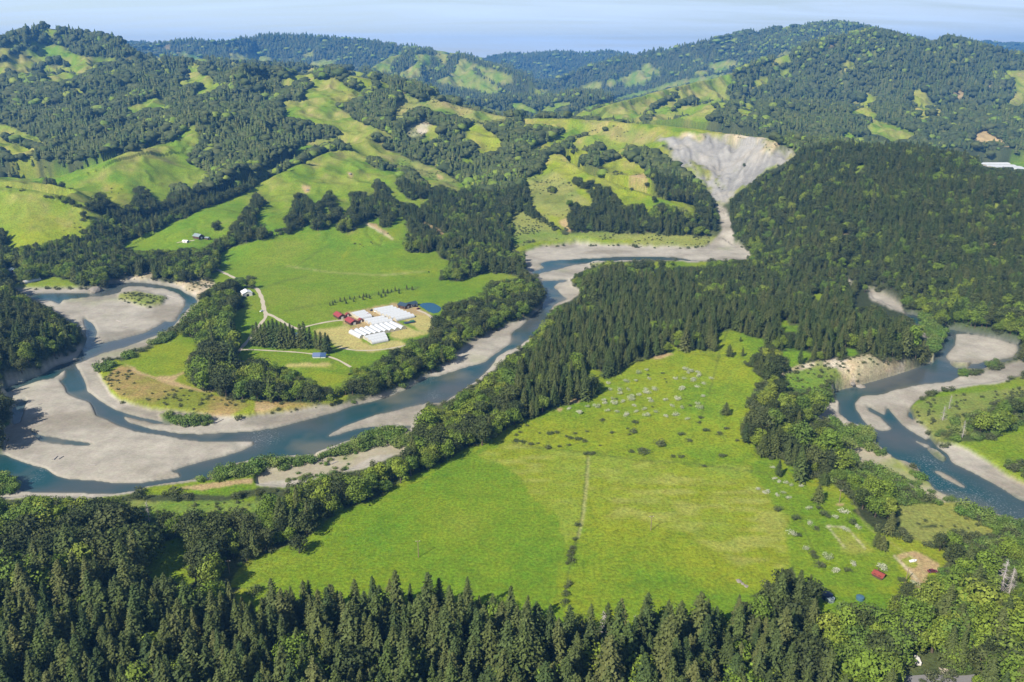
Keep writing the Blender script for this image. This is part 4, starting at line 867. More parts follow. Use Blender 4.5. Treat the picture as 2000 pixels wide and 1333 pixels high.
# ------------------------------------------------------------------ trees: one mesh per part, unit height
def quad_tufts(P, Nn, size, aspect=1.0, rs=None, bend=0.25):
    """small leaf clumps: a four-cornered bent leaf group at each point, facing along Nn"""
    n = len(P)
    up = rs.normal(size=(n, 3)); t = np.cross(Nn, up); t /= np.linalg.norm(t, axis=1, keepdims=True) + 1e-9
    b = np.cross(Nn, t)
    s = (size * rs.uniform(0.6, 1.4, n))[:, None]
    j = lambda: 1 + rs.uniform(-0.35, 0.35, (n, 1))
    c0 = P + t * s * j(); c1 = P + b * s * aspect * j(); c2 = P - t * s * j() - Nn * s * bend; c3 = P - b * s * aspect * j() - Nn * s * bend
    co = np.stack([c0, c1, c2, c3], 1).reshape(-1, 3)
    f = np.arange(n * 4).reshape(n, 4)
    return co, f
def tube(p0, p1, r0, r1, ns=6):
    p0, p1 = np.array(p0, float), np.array(p1, float)
    d = p1 - p0; d /= np.linalg.norm(d)
    a = np.cross(d, [0.3, 0.9, 0.1]); a /= np.linalg.norm(a); b = np.cross(d, a)
    an = np.arange(ns) * 2 * np.pi / ns
    ring = np.cos(an)[:, None] * a + np.sin(an)[:, None] * b
    co = np.concatenate([p0 + ring * r0, p1 + ring * r1])
    f = np.array([[i, (i + 1) % ns, ns + (i + 1) % ns, ns + i] for i in range(ns)])
    return co, f
def merge(parts):
    cs, fs, o = [], [], 0
    for c, f in parts:
        cs.append(c); fs.append(f + o); o += len(c)
    return np.concatenate(cs), np.concatenate(fs)
def mesh_data(name, co, faces, mat, tuft=None, smooth=False):
    me = bpy.data.meshes.new(name)
    co = np.ascontiguousarray(co, np.float32); faces = np.ascontiguousarray(faces, np.int32)
    me.vertices.add(len(co)); me.vertices.foreach_set('co', co.ravel())
    me.loops.add(faces.size); me.loops.foreach_set('vertex_index', faces.ravel())
    me.polygons.add(len(faces)); me.polygons.foreach_set('loop_start', np.arange(0, faces.size, faces.shape[1], dtype=np.int32))
    me.update(calc_edges=True)
    if smooth: me.polygons.foreach_set('use_smooth', np.ones(len(faces), bool))
    me.materials.append(mat)
    if tuft is not None:
        a = me.attributes.new('tuft', 'FLOAT', 'POINT'); a.data.foreach_set('value', tuft.astype(np.float32))
    return me

def conifer_crown(seed, R=0.17, nb=150, base=0.08, mat=None, q=7, droop=0.25, full=0.66, name="conifer_crown"):
    rs = np.random.default_rng(seed)
    P, Nn, S = [], [], []
    lop = rs.uniform(0.8, 1.2, 7)
    for i in range(nb):
        t = base + (1 - base) * ((i + rs.uniform()) / nb) ** 0.92
        ang = i * 2.399 + rs.normal() * 0.3
        L = R * ((1 - t) / (1 - base)) ** full * rs.uniform(0.72, 1.18) * lop[int((ang % 6.283) / 6.284 * 7)] + 0.008
        if t < base + 0.12: L *= rs.uniform(0.5, 1.0)
        for k_ in range(q):
            s = (k_ + 0.6) / q
            r = L * s
            z = t + 0.03 * s - droop * r * s
            side = rs.normal() * 0.20 * (1.2 - s)
            P.append((r * math.cos(ang + side), r * math.sin(ang + side), z + rs.normal() * 0.006))
            Nn.append((math.cos(ang) * 0.55 + rs.normal() * .25, math.sin(ang) * 0.55 + rs.normal() * .25, 0.8))
            S.append(0.0075 + L * 0.105 * (1.15 - 0.6 * s))
    P = np.array(P); Nn = np.array(Nn); Nn /= np.linalg.norm(Nn, axis=1, keepdims=True)
    co, f = quad_tufts(P, Nn, np.array(S), 1.0, rs, 0.5)
    tf = np.repeat(np.clip(rs.normal(0.5, 0.2, len(P)), 0, 1), 4)
    return mesh_data(name, co, f, mat or M_CONIF, tf)
def conifer_low(seed, R=0.2):
    rs = np.random.default_rng(seed); parts = []
    nl, ns = 5, 8
    for l in range(nl):
        z0 = 0.02 + l * 0.19; z1 = z0 + 0.34 if l < nl - 1 else 1.0
        r = R * (1 - l / nl) ** 0.7
        an = np.arange(ns) * 2 * np.pi / ns + rs.uniform(0, 1)
        rr = r * rs.uniform(0.65, 1.25, ns)
        co = np.concatenate([np.stack([rr * np.cos(an), rr * np.sin(an), z0 + rs.normal(0, .02, ns)], 1), [[0, 0, z1]]])
        f = np.array([[i, (i + 1) % ns, ns] for i in range(ns)])
        parts.append((co, f))
    co, f = merge(parts)
    return mesh_data("conifer_far_crown", co, f, M_CONIF, rs.uniform(0.2, 0.8, len(co)))
def round_crown(seed, mat, name, rx=0.42, n_lobes=16, per=130, base=0.14, tall=1.0, size=0.021, squat=1.0):
    rs = np.random.default_rng(seed)
    P, Nn, T, S = [], [], [], []
    for l in range(n_lobes):
        a = rs.uniform(0, 6.283); h = rs.uniform(0, 1)
        rr = rx * 0.62 * math.sqrt(rs.uniform()) * (1 - 0.35 * h)
        c = np.array([rr * math.cos(a), rr * math.sin(a), base + 0.22 + (0.50) * h * squat])
        lr = rx * rs.uniform(0.34, 0.56)
        d = rs.normal(size=(per, 3)); d /= np.linalg.norm(d, axis=1, keepdims=True)
        d = d[d[:, 2] > -0.75]
        rad = lr * (1 + rs.normal(0, .09, (len(d), 1))) * np.array([1, 1, 0.82])
        P.append(c + d * rad); Nn.append(d + rs.normal(0, .35, d.shape)); S.append(np.full(len(d), size) * rs.uniform(0.7, 1.4, len(d)))
        T.append(np.clip(rs.uniform(0.25, 0.75) + rs.normal(0, .16, len(d)), 0, 1))
    P = np.concatenate(P); Nn = np.concatenate(Nn); Nn /= np.linalg.norm(Nn, axis=1, keepdims=True)
    P[:, 2] = P[:, 2] / P[:, 2].max() * 0.985
    co, f = quad_tufts(P, Nn, np.concatenate(S), 1.0, rs, 0.35)
    return mesh_data(name, co, f, mat, np.repeat(np.concatenate(T), 4))
def round_low(seed, mat, rx=0.45):
    rs = np.random.default_rng(seed)
    nu_, nv_ = 9, 5; vs = []
    lob = rs.normal(0, .22, (nv_ + 1, nu_))
    for v in range(nv_ + 1):
        ph = math.pi * (v / nv_) * 0.86
        for u in range(nu_):
            th = 2 * math.pi * u / nu_ + 0.3 * v
            r = 1 + lob[v, u] * (v > 0)
            vs.append((rx * r * math.sin(ph) * math.cos(th), rx * r * math.sin(ph) * math.sin(th), 0.52 + 0.46 * math.cos(ph) * (1 + 0.5 * lob[v, u] * (v > 0))))
    f = [[v * nu_ + u, v * nu_ + (u + 1) % nu_, (v + 1) * nu_ + (u + 1) % nu_, (v + 1) * nu_ + u] for v in range(nv_) for u in range(nu_)]
    return mesh_data("broadleaf_far_crown", np.array(vs), np.array(f), mat, rs.uniform(0.1, 0.9, len(vs)))
def trunk_mesh(seed, kind):
    rs = np.random.default_rng(seed); ps = []
    if kind == 'conifer':
        ps.append(tube((0, 0, -0.03), (0.002, 0, 0.5), 0.014, 0.008)); ps.append(tube((0.002, 0, 0.5), (0, 0, 0.97), 0.008, 0.0015))
        for i in range(8):
            a = rs.uniform(0, 6.28); z = rs.uniform(0.1, 0.7); r = 0.12 * (1 - z)
            ps.append(tube((0, 0, z), (r * math.cos(a), r * math.sin(a), z + 0.02), 0.003, 0.001, 4))
    else:
        ps.append(tube((0, 0, -0.03), (0.01, 0.01, 0.3), 0.030, 0.022))
        for i in range(6):
            a = i * 1.05 + rs.uniform(0, .5); r = rs.uniform(0.12, 0.26)
            ps.append(tube((0.01, 0.01, 0.28), (r * math.cos(a), r * math.sin(a), rs.uniform(0.5, 0.72)), 0.016, 0.006, 5))
    co, f = merge(ps)
    return mesh_data("trunk", co, f, M_BARK)
def bush_mesh(seed, mat, name, per=60, lobes=9, size=0.06):
    rs = np.random.default_rng(seed)
    P, Nn, T = [], [], []
    for l in range(lobes):
        a = rs.uniform(0, 6.283); rr = 0.5 * math.sqrt(rs.uniform()); lr = rs.uniform(0.26, 0.42)
        c = np.array([rr * math.cos(a), rr * math.sin(a), rs.uniform(0.25, 0.62)])
        d = rs.normal(size=(per, 3)); d /= np.linalg.norm(d, axis=1, keepdims=True)
        P.append(c + d * lr * (1 + rs.normal(0, .12, (per, 1)))); Nn.append(d + rs.normal(0, .4, d.shape))
        T.append(np.clip(rs.uniform(0.3, 0.7) + rs.normal(0, .18, per), 0, 1))
    P = np.concatenate(P); P[:, 2] = np.clip(P[:, 2], 0.0, 1); Nn = np.concatenate(Nn); Nn /= np.linalg.norm(Nn, axis=1, keepdims=True)
    co, f = quad_tufts(P, Nn, np.full(len(P), size), 1, rs, 0.35)
    return mesh_data(name, co, f, mat, np.repeat(np.concatenate(T), 4))

PROTO = {}   # kind -> list of (crown mesh, trunk mesh or None)
PROTO['conifer'] = [(conifer_crown(11, .185, 210), trunk_mesh(1, 'conifer')), (conifer_crown(12, .21, 200, droop=.35), trunk_mesh(2, 'conifer')),
                    (conifer_crown(13, .165, 230, full=.58), trunk_mesh(3, 'conifer')), (conifer_crown(14, .235, 200, full=.78, base=.05), trunk_mesh(4, 'conifer'))]
PROTO['oak'] = [(round_crown(21 + i, M_OAK, "oak_crown", rx=(.42, .46, .38, .5)[i], n_lobes=(16, 18, 15, 20)[i]), trunk_mesh(5 + i, 'b')) for i in range(4)]
PROTO['maple'] = [(round_crown(31 + i, M_MAPLE, "maple_crown", rx=(.40, .44, .36)[i], n_lobes=(15, 18, 14)[i]), trunk_mesh(9 + i, 'b')) for i in range(3)]
PROTO['conifer_far'] = [(conifer_low(41 + i, (.19, .22, .17)[i]), None) for i in range(3)]
PROTO['oak_far'] = [(round_low(51 + i, M_OAK, (.5, .58, .45)[i]), None) for i in range(3)]
PROTO['maple_far'] = [(round_low(55 + i, M_MAPLE, (.48, .55)[i]), None) for i in range(2)]
PROTO['willow'] = [(bush_mesh(61 + i, M_WILLOW, "willow_bush"), None) for i in range(3)]
PROTO['brush'] = [(bush_mesh(65 + i, M_BRUSH, "brush_bush", 45, 7), None) for i in range(2)]

# ------------------------------------------------------------------ where they stand
CONIF_SHARE = {1: 0.93, 2: 0.50, 3: 0.16}
TREES = []       # rows: kind id, variant, x, y, z, h, width factor, rot, visible
KIDS = ['conifer', 'oak', 'maple', 'conifer_far', 'oak_far', 'maple_far', 'willow', 'brush']
_rows = []
def place_band(y0, y1, step, far):
    ulim = 1.35 if y0 < 690 else 0.84
    ny = int((y1 - y0) / step); nx = int(2 * ulim * y1 / step)
    gx, gy = np.meshgrid(np.arange(nx), np.arange(ny))
    x = (gx.ravel() + RNG.uniform(-.48, .48, gx.size) + 0.5 * (gy.ravel() % 2)) * step - ulim * y1
    y = y0 + (gy.ravel() + RNG.uniform(-.48, .48, gx.size)) * step
    m = (np.abs(x / y) < ulim) & (y > y0) & (y < y1); x, y = x[m], y[m]
    z = height(x, y)
    cg = nearest(cl, x, y)
    vis_i = np.interp(y, YR, np.arange(NR)); ri = np.clip(vis_i.astype(int), 0, NR - 1)
    rj = np.clip(np.rint(np.interp(x / y, U, np.arange(NU))).astype(int), 0, NU - 1)
    runmax = run[ri, rj]
    # size of a grown tree here
    patch = fbm(x, y, 55, 3, 201)
    sizef = 1 + 0.28 * fbm(x, y, 120, 2, 211)
    h = RNG.normal(1, .25, len(x)).clip(.5, 1.5) * sizef
    hc = np.interp(y, [300, 420, 520, 1000, 1600, 2600, 6000], [22.5, 21, 17.5, 15, 16, 17.5, 20]) * h * np.where((x / y > .27) & (y < 640) & (y > 330), .75, 1.0) * np.where((x / y > .30) & (y <= 330), .8, 1); hb = np.interp(y, [300, 560, 900, 1600, 2600, 6000], [14.5, 13, 11.5, 11, 14, 16]) * h
    topvis = ((z + 20 - CAM_H) / y) > runmax
    r_ = RNG.uniform(size=len(x))
    # the class a standing tree is seen against
    def clsz(hh, f):
        px, py = project(x, y, z + hh * f); return cls_at(px, py)
    wood = (1, 2, 3)
    seen = ((z - CAM_H) / y) > runmax - 2e-3
    cA, cM, cB, cM2, cC = clsz(hb, 0.1), clsz(hb, .45), clsz(hb, 0.9), clsz(hc, .6), clsz(hc, np.where(y < 330, 0.8, 0.95))
    okb = np.isin(cA, wood) & np.isin(cM, wood) & np.isin(cB, wood); okc = okb & np.isin(cM2, wood) & np.isin(cC, wood)
    okb = np.where(seen, okb, np.isin(cg, wood)); okc = np.where(seen, okc & np.isin(cB, wood), np.isin(cg, wood))
    sp = np.where(seen, cB, cg)
    pc = np.select([sp == 1, sp == 2, sp == 3], [np.where((x / y > .24) & (y > 770), .50, np.where(x / y > .24, .80, np.where(y < 420, .90, .94))), .50, .14], .5)
    pc = np.clip(pc + patch * 0.55 * (sp == 2) + patch * .2 * (sp == 3), 0.02, .97)
    inner = (x / y > .26) & (y > 335) & (y < 650) & (sp == 3)
    pc = np.where(inner, .08, pc)
    isc = r_ < pc
    px, py = project(x, y, z)
    bright = np.clip(0.20 + 0.9 * fbm(x, y, 45, 2, 221) + 0.35 * (z < 8) + 0.30 * ((px > 1480) & (py > 1120)) - 0.35 * (y > 1500), 0.02, 0.9)
    bright = np.where(inner, .7, bright)
    bright = np.where(sp == 1, np.where(x / y > .24, .35, 0.75), bright)
    ism = RNG.uniform(size=len(x)) < bright
    water = nearest(isw.astype(float), x, y) > 0.5
    keep = np.where(isc, okc, okb) & ~water & ((~np.isin(cg, (9, 10, 16, 14, 11))) | (y > 1600))
    # where a conifer does not fit the edge of a wood a smaller broadleaf stands
    edge = isc & ~okc & okb & ~water & ~np.isin(cg, (9, 10, 16, 14, 11)) & (sp != 1)
    isc = isc & ~edge; keep |= edge
    keep &= ~inner | (RNG.uniform(size=len(x)) < .42)
    keep &= topvis | (RNG.uniform(size=len(x)) < 0.12)
    keep &= ~((px > 1735) & (px < 1905) & (py > 1310) & (y < 330))      # road
    hh = np.where(isc, hc, hb)
    fr = 3 if far else 0
    kid = np.where(isc, 0, np.where(ism, 2, 1)) + fr
    wide = RNG.uniform(0.85, 1.2, len(x)) * np.where(isc, np.interp(y, [600, 800, 1400, 2400, 2700], [1.08, 1.36, 1.36, 1.38, 1.45]), np.interp(y, [600, 1400, 2400, 2700], [1.15, 1.2, 1.2, 1.15])) * step / (5.9 if y1 < 1400 else (7.8 if y1 < 2700 else 14.0))
    hh = hh * np.where(y > 2600, 1.12, 1.0)
    for arr in (x[keep], ): pass
    rows = np.stack([kid, RNG.integers(0, 12, len(x)), x, y, z, hh, wide, RNG.uniform(0, 6.283, len(x)), topvis.astype(float)], 1)[keep]
    _rows.append(rows)
def place_bushes(y0, y1, step):
    ulim = 0.85
    ny = int((y1 - y0) / step); nx = int(2 * ulim * y1 / step)
    gx, gy = np.meshgrid(np.arange(nx), np.arange(ny))
    x = (gx.ravel() + RNG.uniform(-.5, .5, gx.size)) * step - ulim * y1
    y = y0 + (gy.ravel() + RNG.uniform(-.5, .5, gx.size)) * step
    m = (np.abs(x / y) < ulim); x, y = x[m], y[m]
    z = height(x, y); cg = nearest(cl, x, y)
    wat = nearest(wedge, x, y)
    px, py = project(x, y, z + 1.2); cs = cls_at(px, py)
    cs = np.where(np.isin(cg, (1, 2, 3)), cg, cs)
    pat = fbm(x, y, 30, 3, 231)
    prob = np.select([cs == 4, (cs == 5) | (cs == 17), cs == 16, cs == 12, np.isin(cs, (2, 3)), cs == 7], [.95, .20 + .9 * pat, .10 + .8 * pat, .25 + .6 * pat, np.where((x / y > .26) & (y > 335) & (y < 650), .85, .22), np.where(y > 900, .03 + .18 * (pat - .2), 0)], 0)
    keep = (RNG.uniform(size=len(x)) < prob) & (wat < 0.35) & (nearest(isw.astype(float), x, y) < .5)
    ri = np.clip(np.interp(y, YR, np.arange(NR)).astype(int), 0, NR - 1); rj = np.clip(np.rint(np.interp(x / y, U, np.arange(NU))).astype(int), 0, NU - 1)
    keep &= ((z + 4 - CAM_H) / y) > run[ri, rj] - 1e-3
    wil = np.isin(cs, (4,)) | ((cs == 16) & (RNG.uniform(size=len(x)) < .8)) | (np.isin(cs, (3,)) & (RNG.uniform(size=len(x)) < .5))
    h = np.select([cs == 4, (cs == 5) | (cs == 17), cs == 16, np.isin(cs, (2, 3))], [4.2, 1.7, 2.4, 3.5], 1.7) * RNG.uniform(.55, 1.5, len(x))
    rows = np.stack([np.where(wil, 6, 7), RNG.integers(0, 12, len(x)), x, y, z - .15, h, RNG.uniform(.9, 1.5, len(x)), RNG.uniform(0, 6.283, len(x)), np.ones(len(x))], 1)[keep]
    _rows.append(rows)
place_band(120, 700, 5.9, False)
place_band(700, 1380, 6.0, False)
place_band(1380, 2600, 7.8, True)
place_band(2600, 5200, 11.5, True)
place_band(5200, 9400, 21.0, True)
place_bushes(240, 1200, 3.6)
place_bushes(1200, 2300, 6.0)
T = np.concatenate(_rows)
# nothing grows in front of what the photo shows open: (column, row, half width, half height)
CLEAR = [(1948, 1130, 12, 26), (1968, 1135, 8, 20), (1879, 838, 8, 22), (1845, 800, 14, 26), (1791, 1290, 13, 14), (1716, 1122, 16, 14), (1820, 1118, 16, 10),
         (1782, 1098, 30, 16), (1615, 1166, 10, 8), (1680, 1168, 8, 8), (1768, 1128, 12, 18), (448, 1112, 10, 14), (292, 1005, 9, 18), (580, 657, 6, 6), (484, 575, 14, 10), (388, 465, 16, 10), (1412, 440, 10, 50), (1712, 584, 40, 12), (1748, 605, 12, 10),
         (26, 529, 9, 7), (1405, 468, 18, 16), (1952, 317, 38, 9), (838, 602, 24, 12), (1445, 1140, 22, 12)]
_px, _py = project(T[:, 2], T[:, 3], T[:, 4]); _pt = project(T[:, 2], T[:, 3], T[:, 4] + T[:, 5])[1]; _hw = T[:, 5] * T[:, 6] * .2 * FPX / T[:, 3]
for (cx_, cy_, hw_, hh_) in CLEAR:
    T_hit = (np.abs(_px - cx_) < hw_ + _hw) & (_pt < cy_ + hh_) & (_py > cy_ - hh_)
    T = T[~T_hit]; _px, _py, _pt, _hw = _px[~T_hit], _py[~T_hit], _pt[~T_hit], _hw[~T_hit]
T[(T[:, 3] > 5200), 5] *= 1.15; T[(T[:, 3] > 5200), 6] *= 0.95
print("trees", len(T), {KIDS[i]: int((T[:, 0] == i).sum()) for i in range(8)})
# ------------------------------------------------------------------ singled-out trees and the mass behind them
def tree_labels(kind, px, py, h):
    """kind, place in the photo -> label and group"""
    return None
def tag(o, label, cat, group=None, kind=None):
    o['label'] = label
    if cat: o['category'] = cat
    if group: o['group'] = group
    if kind: o['kind'] = kind
    return o
def add_tree(kind, var, x, y, z, h, wf, rot, name, label, cat, group=None):
    crown, trunk = PROTO[kind][var % len(PROTO[kind])]
    if trunk is None:
        o = link(bpy.data.objects.new(name, crown)); root = o
    else:
        root = bpy.data.objects.new(name, None); root.empty_display_size = 0.1; link(root)
        link(bpy.data.objects.new('crown', crown), root); link(bpy.data.objects.new('trunk', trunk), root)
    root.location = (x, y, z); root.rotation_euler = (0, 0, rot); root.scale = (h * wf, h * wf, h)
    tag(root, label, cat, group)
    return root

def place_name(px, py):
    """a findable place for a point of the photo"""
    if py > 1110:
        if px < 250: return "at the lower left corner of the forest"
        if px < 480: return "below the small left clearing"
        if px < 700: return "at the left end of the long forest edge"
        if px < 900: return "below the field's wooden pole"
        if px < 1110: return "just left of the ditch line's near end"
        if px < 1300: return "just right of the ditch line's near end"
        if px < 1480: return "at the field's lower right end"
        if px < 1640: return "left of the bottom road"
        if px < 1850: return "behind the bottom paved road"
        return "at the lower right corner by grey snags"
    if py > 960:
        if px < 250: return "above the lower left forest"
        if px < 480: return "around the small left clearing"
        if px < 760: return "at the big field's left end"
        if px < 1500: return "in the open field"
        if px < 1700: return "by the garden plot"
        return "between red cabin field and right river"
    if py > 780:
        if px < 480: return "on the near bank at far left"
        if px < 800: return "on the near bank below the stony strip"
        if px < 1050: return "on the strip between river and field"
        if px < 1440: return "in the upper meadow"
        if px < 1800: return "beside the right river's inner bank"
        return "on the meadow across the right river"
    if py > 620:
        if px < 200: return "on the wooded knoll at left edge"
        if px < 480: return "between the river loop and farm tracks"
        if px < 860: return "on the bank below the farm"
        if px < 1130: return "on the bank facing the farm"
        if px < 1480: return "in the wood above the meadow"
        if px < 1820: return "on the plateau above the tan bluff"
        return "beyond the right river's gravel island"
    if py > 480:
        if px < 430: return "behind the left gravel loop"
        if px < 900: return "beside the farm meadow"
        if px < 1120: return "at the river bend right of farm"
        if px < 1640: return "at the back of the peninsula wood"
        return "on the foot of the right wooded hill"
    if px < 400: return "on the left green hills"
    if px < 900: return "on the central green spur"
    if px < 1440: return "below the grey landslide ridge"
    return "on the right wooded hill"

LOOK = {'conifer': ("dark conifer", "conifer", "tree", "conifer_tree"), 'oak': ("dark rounded tree", "broadleaf", "tree", "broadleaf_tree"),
        'maple': ("bright leafy tree", "bright broadleaf", "tree", "leafy_tree"), 'willow': ("bright green willow bush", "willow bush", "bush", "willow_bush"),
        'brush': ("dull green bush", "bush", "bush", "brush_bush")}
px_t, py_t = project(T[:, 2], T[:, 3], T[:, 4] + T[:, 5] * 0.5)
dist = np.sqrt(T[:, 2] ** 2 + T[:, 3] ** 2 + CAM_H ** 2)
size_px = T[:, 5] * FPX / dist
inframe = (px_t > 5) & (px_t < 1995) & (py_t > 20) & (py_t < 1328) & (T[:, 8] > 0)
single = np.zeros(len(T), bool)
_queue = []
for ki, kind in enumerate(KIDS):
    if kind.endswith('_far'): continue
    idx = np.where((T[:, 0] == ki) & inframe)[0]
    idx = idx[np.argsort(-size_px[idx])][:290]
    single[idx] = True
    look, gname, cat, oname = LOOK[kind]
    for i in idx:
        _, v, x, y, z, h, wf, rot, _v = T[i]
        hs = "tall " if h > (30 if kind == 'conifer' else 18) else ("small " if h < (24 if kind == 'conifer' else 13) else "")
        if kind in ('willow', 'brush'): hs = "large " if h > 4.5 else ("low " if h < 2 else "")
        pl = place_name(px_t[i], py_t[i])
        if py_t[i] > 1110: pl = ("in the front, " if y < 262 else "mid depth, " if y < 292 else "back row, ") + pl
        _queue.append((kind, int(v), x, y, z, h, wf, rot, oname, hs, look, pl, cat, hs + gname + ("es " if gname.endswith("h") else "s ") + pl, px_t[i], py_t[i]))

_by = {}
for q_ in _queue: _by.setdefault(q_[13], []).append(q_)
for grp_, qs in _by.items():
    qs.sort(key=lambda q_: q_[14]); n_ = len(qs)
    for k_, q_ in enumerate(qs):
        suf = ""
        if n_ > 1:
            cells = ("left", "right") if n_ == 2 else ("left", "middle", "right") if n_ <= 5 else ("far left", "left", "middle", "right", "far right")
            ci = k_ * len(cells) // n_; suf = cells[ci]
            mates = [m_ for j_, m_ in enumerate(qs) if j_ * len(cells) // n_ == ci]
            if len(mates) > 1:
                rank = sorted(m_[15] for m_ in mates).index(q_[15])
                if len(mates) == 2: suf = ("upper ", "lower ")[rank] + suf
                elif len(mates) == 3: suf = ("upper ", "central ", "lower ")[rank] + suf
                else: suf = ("top ", "upper ", "lower ", "bottom ")[rank * 4 // len(mates)] + suf
        lab = q_[9] + q_[10] + " " + q_[11] + (", " + suf if suf else "")
        if len(lab.split()) > 16: lab = q_[10] + " " + q_[11] + (", " + suf if suf else "")
        if len(lab.split()) > 16: lab = " ".join(lab.replace(" the ", " ").split()[:16])
        add_tree(*q_[:9], lab, q_[12], grp_)

def scatter(name, kinds, label, cat):
    sel = np.isin(T[:, 0], [KIDS.index(k_) for k_ in kinds]) & ~single
    R = T[sel]
    me = bpy.data.meshes.new(name)
    me.vertices.add(len(R)); me.vertices.foreach_set('co', R[:, 2:5].astype(np.float32).ravel())
    flat, nvar = [], []
    a = me.attributes.new('pick', 'INT', 'POINT')
    pick = np.zeros(len(R), np.int32); off = 0; protos = []
    for k_ in kinds:
        m_ = R[:, 0] == KIDS.index(k_)
        pick[m_] = off + (R[m_, 1].astype(int) % len(PROTO[k_])); off += len(PROTO[k_])
        protos += PROTO[k_]
    a.data.foreach_set('value', pick)
    a = me.attributes.new('turn', 'FLOAT', 'POINT'); a.data.foreach_set('value', R[:, 7].astype(np.float32))
    sc = np.stack([R[:, 5] * R[:, 6], R[:, 5] * R[:, 6], R[:, 5]], 1)
    a = me.attributes.new('size', 'FLOAT_VECTOR', 'POINT'); a.data.foreach_set('vector', sc.astype(np.float32).ravel())
    o = link(bpy.data.objects.new(name, me)); tag(o, label, cat, None, 'stuff')
    ng = bpy.data.node_groups.new(name, 'GeometryNodeTree')
    ng.interface.new_socket('Geometry', in_out='INPUT', socket_type='NodeSocketGeometry')
    ng.interface.new_socket('Geometry', in_out='OUTPUT', socket_type='NodeSocketGeometry')
    nn, L = ng.nodes, ng.links.new
    gi, go = nn.new('NodeGroupInput'), nn.new('NodeGroupOutput')
    join = nn.new('GeometryNodeJoinGeometry')
    npk = nn.new('GeometryNodeInputNamedAttribute'); npk.data_type = 'INT'; npk.inputs['Name'].default_value = 'pick'
    ntn = nn.new('GeometryNodeInputNamedAttribute'); ntn.data_type = 'FLOAT'; ntn.inputs['Name'].default_value = 'turn'
    nsz = nn.new('GeometryNodeInputNamedAttribute'); nsz.data_type = 'FLOAT_VECTOR'; nsz.inputs['Name'].default_value = 'size'
    cx = nn.new('ShaderNodeCombineXYZ'); L(ntn.outputs['Attribute'], cx.inputs['Z'])
    for p_, (crown, trunk) in enumerate(protos):
        cmp_ = nn.new('FunctionNodeCompare'); cmp_.data_type = 'INT'; cmp_.operation = 'EQUAL'
        L(npk.outputs['Attribute'], cmp_.inputs[2]); cmp_.inputs[3].default_value = p_
        src = None
        infos = []
        for me_ in (crown, trunk):
            if me_ is None: continue
            oi = nn.new('GeometryNodeObjectInfo'); oi.transform_space = 'ORIGINAL'
            oi.inputs['Object'].default_value = bpy.data.objects.get(me_.name + "_source") or bpy.data.objects.new(me_.name + "_source", me_)
            infos.append(oi)
        if len(infos) == 2:
            j2 = nn.new('GeometryNodeJoinGeometry'); L(infos[0].outputs['Geometry'], j2.inputs[0]); L(infos[1].outputs['Geometry'], j2.inputs[0]); src = j2.outputs[0]
        else: src = infos[0].outputs['Geometry']
        ip = nn.new('GeometryNodeInstanceOnPoints')
        L(gi.outputs[0], ip.inputs['Points']); L(cmp_.outputs[0], ip.inputs['Selection']); L(src, ip.inputs['Instance'])
        L(cx.outputs[0], ip.inputs['Rotation']); L(nsz.outputs['Attribute'], ip.inputs['Scale'])
        L(ip.outputs[0], join.inputs[0])
    L(join.outputs[0], go.inputs[0])
    md = o.modifiers.new('trees', 'NODES'); md.node_group = ng
    return o
scatter('conifer_forest', ['conifer', 'conifer_far'], "dark conifer forest covering the peninsula, hills and far ridges", "forest")
scatter('broadleaf_forest', ['oak', 'oak_far', 'maple', 'maple_far'], "rounded broadleaf woods filling ravines, banks and hillsides", "woods")
scatter('brushwood', ['willow', 'brush'], "scattered bushes and willow thickets on banks and slopes", "brush")
# ------------------------------------------------------------------ roads, farm, cabins, poles, snags, logs
M_ROAD = plain("pale_road_dirt", (.44, .38, .28), 0.95, 0.18, 0.4)
M_ASPH = plain("grey_asphalt", (.20, .19, .185), 0.9, 0.15, 0.8)
M_FILM = plain("greenhouse_film", (.52, .53, .53), 0.5, 0.06, 0.8)
M_FILM2 = plain("greenhouse_end_film", (.46, .42, .33), 0.6, 0.1, 0.8)
M_FRAME = plain("greenhouse_frame", (.35, .34, .33), 0.6, 0.1)
M_REDROOF = plain("red_metal_roof", (.28, .05, .05), 0.5, 0.18, 0.5)
M_RUSTROOF = plain("rusty_red_roof", (.24, .05, .035), 0.6, 0.3, 1.2)
M_DARKWALL = plain("dark_board_wall", (.10, .055, .04), 0.8, 0.25, 2)
M_PALEWALL = plain("pale_wall", (.62, .58, .52), 0.8, 0.1)
M_WHITE = plain("white_paint", (.80, .80, .80), 0.5, 0.04)
M_BLUEROOF = plain("dark_blue_roof", (.04, .065, .09), 0.45, 0.2)
M_BLUE = plain("blue_plastic", (.06, .13, .18), 0.4, 0.1)
M_SOLAR = plain("solar_glass", (.05, .09, .18), 0.2, 0.2)
M_DARK = plain("dark_glass_rubber", (.015, .015, .02), 0.35, 0.1)
M_DARKCAR = plain("dark_red_paint", (.14, .03, .045), 0.35, 0.1)
M_GREYROOF = plain("grey_green_roof", (.22, .27, .27), 0.5, 0.15)
M_POLE = plain("pole_wood", (.22, .16, .10), 0.85, 0.2, 1.0)
M_ROCK = plain("pale_rock", (.24, .21, .17), 0.9, 0.3, 1.0)
M_TANK = plain("dark_tank", (.03, .04, .07), 0.4, 0.2)

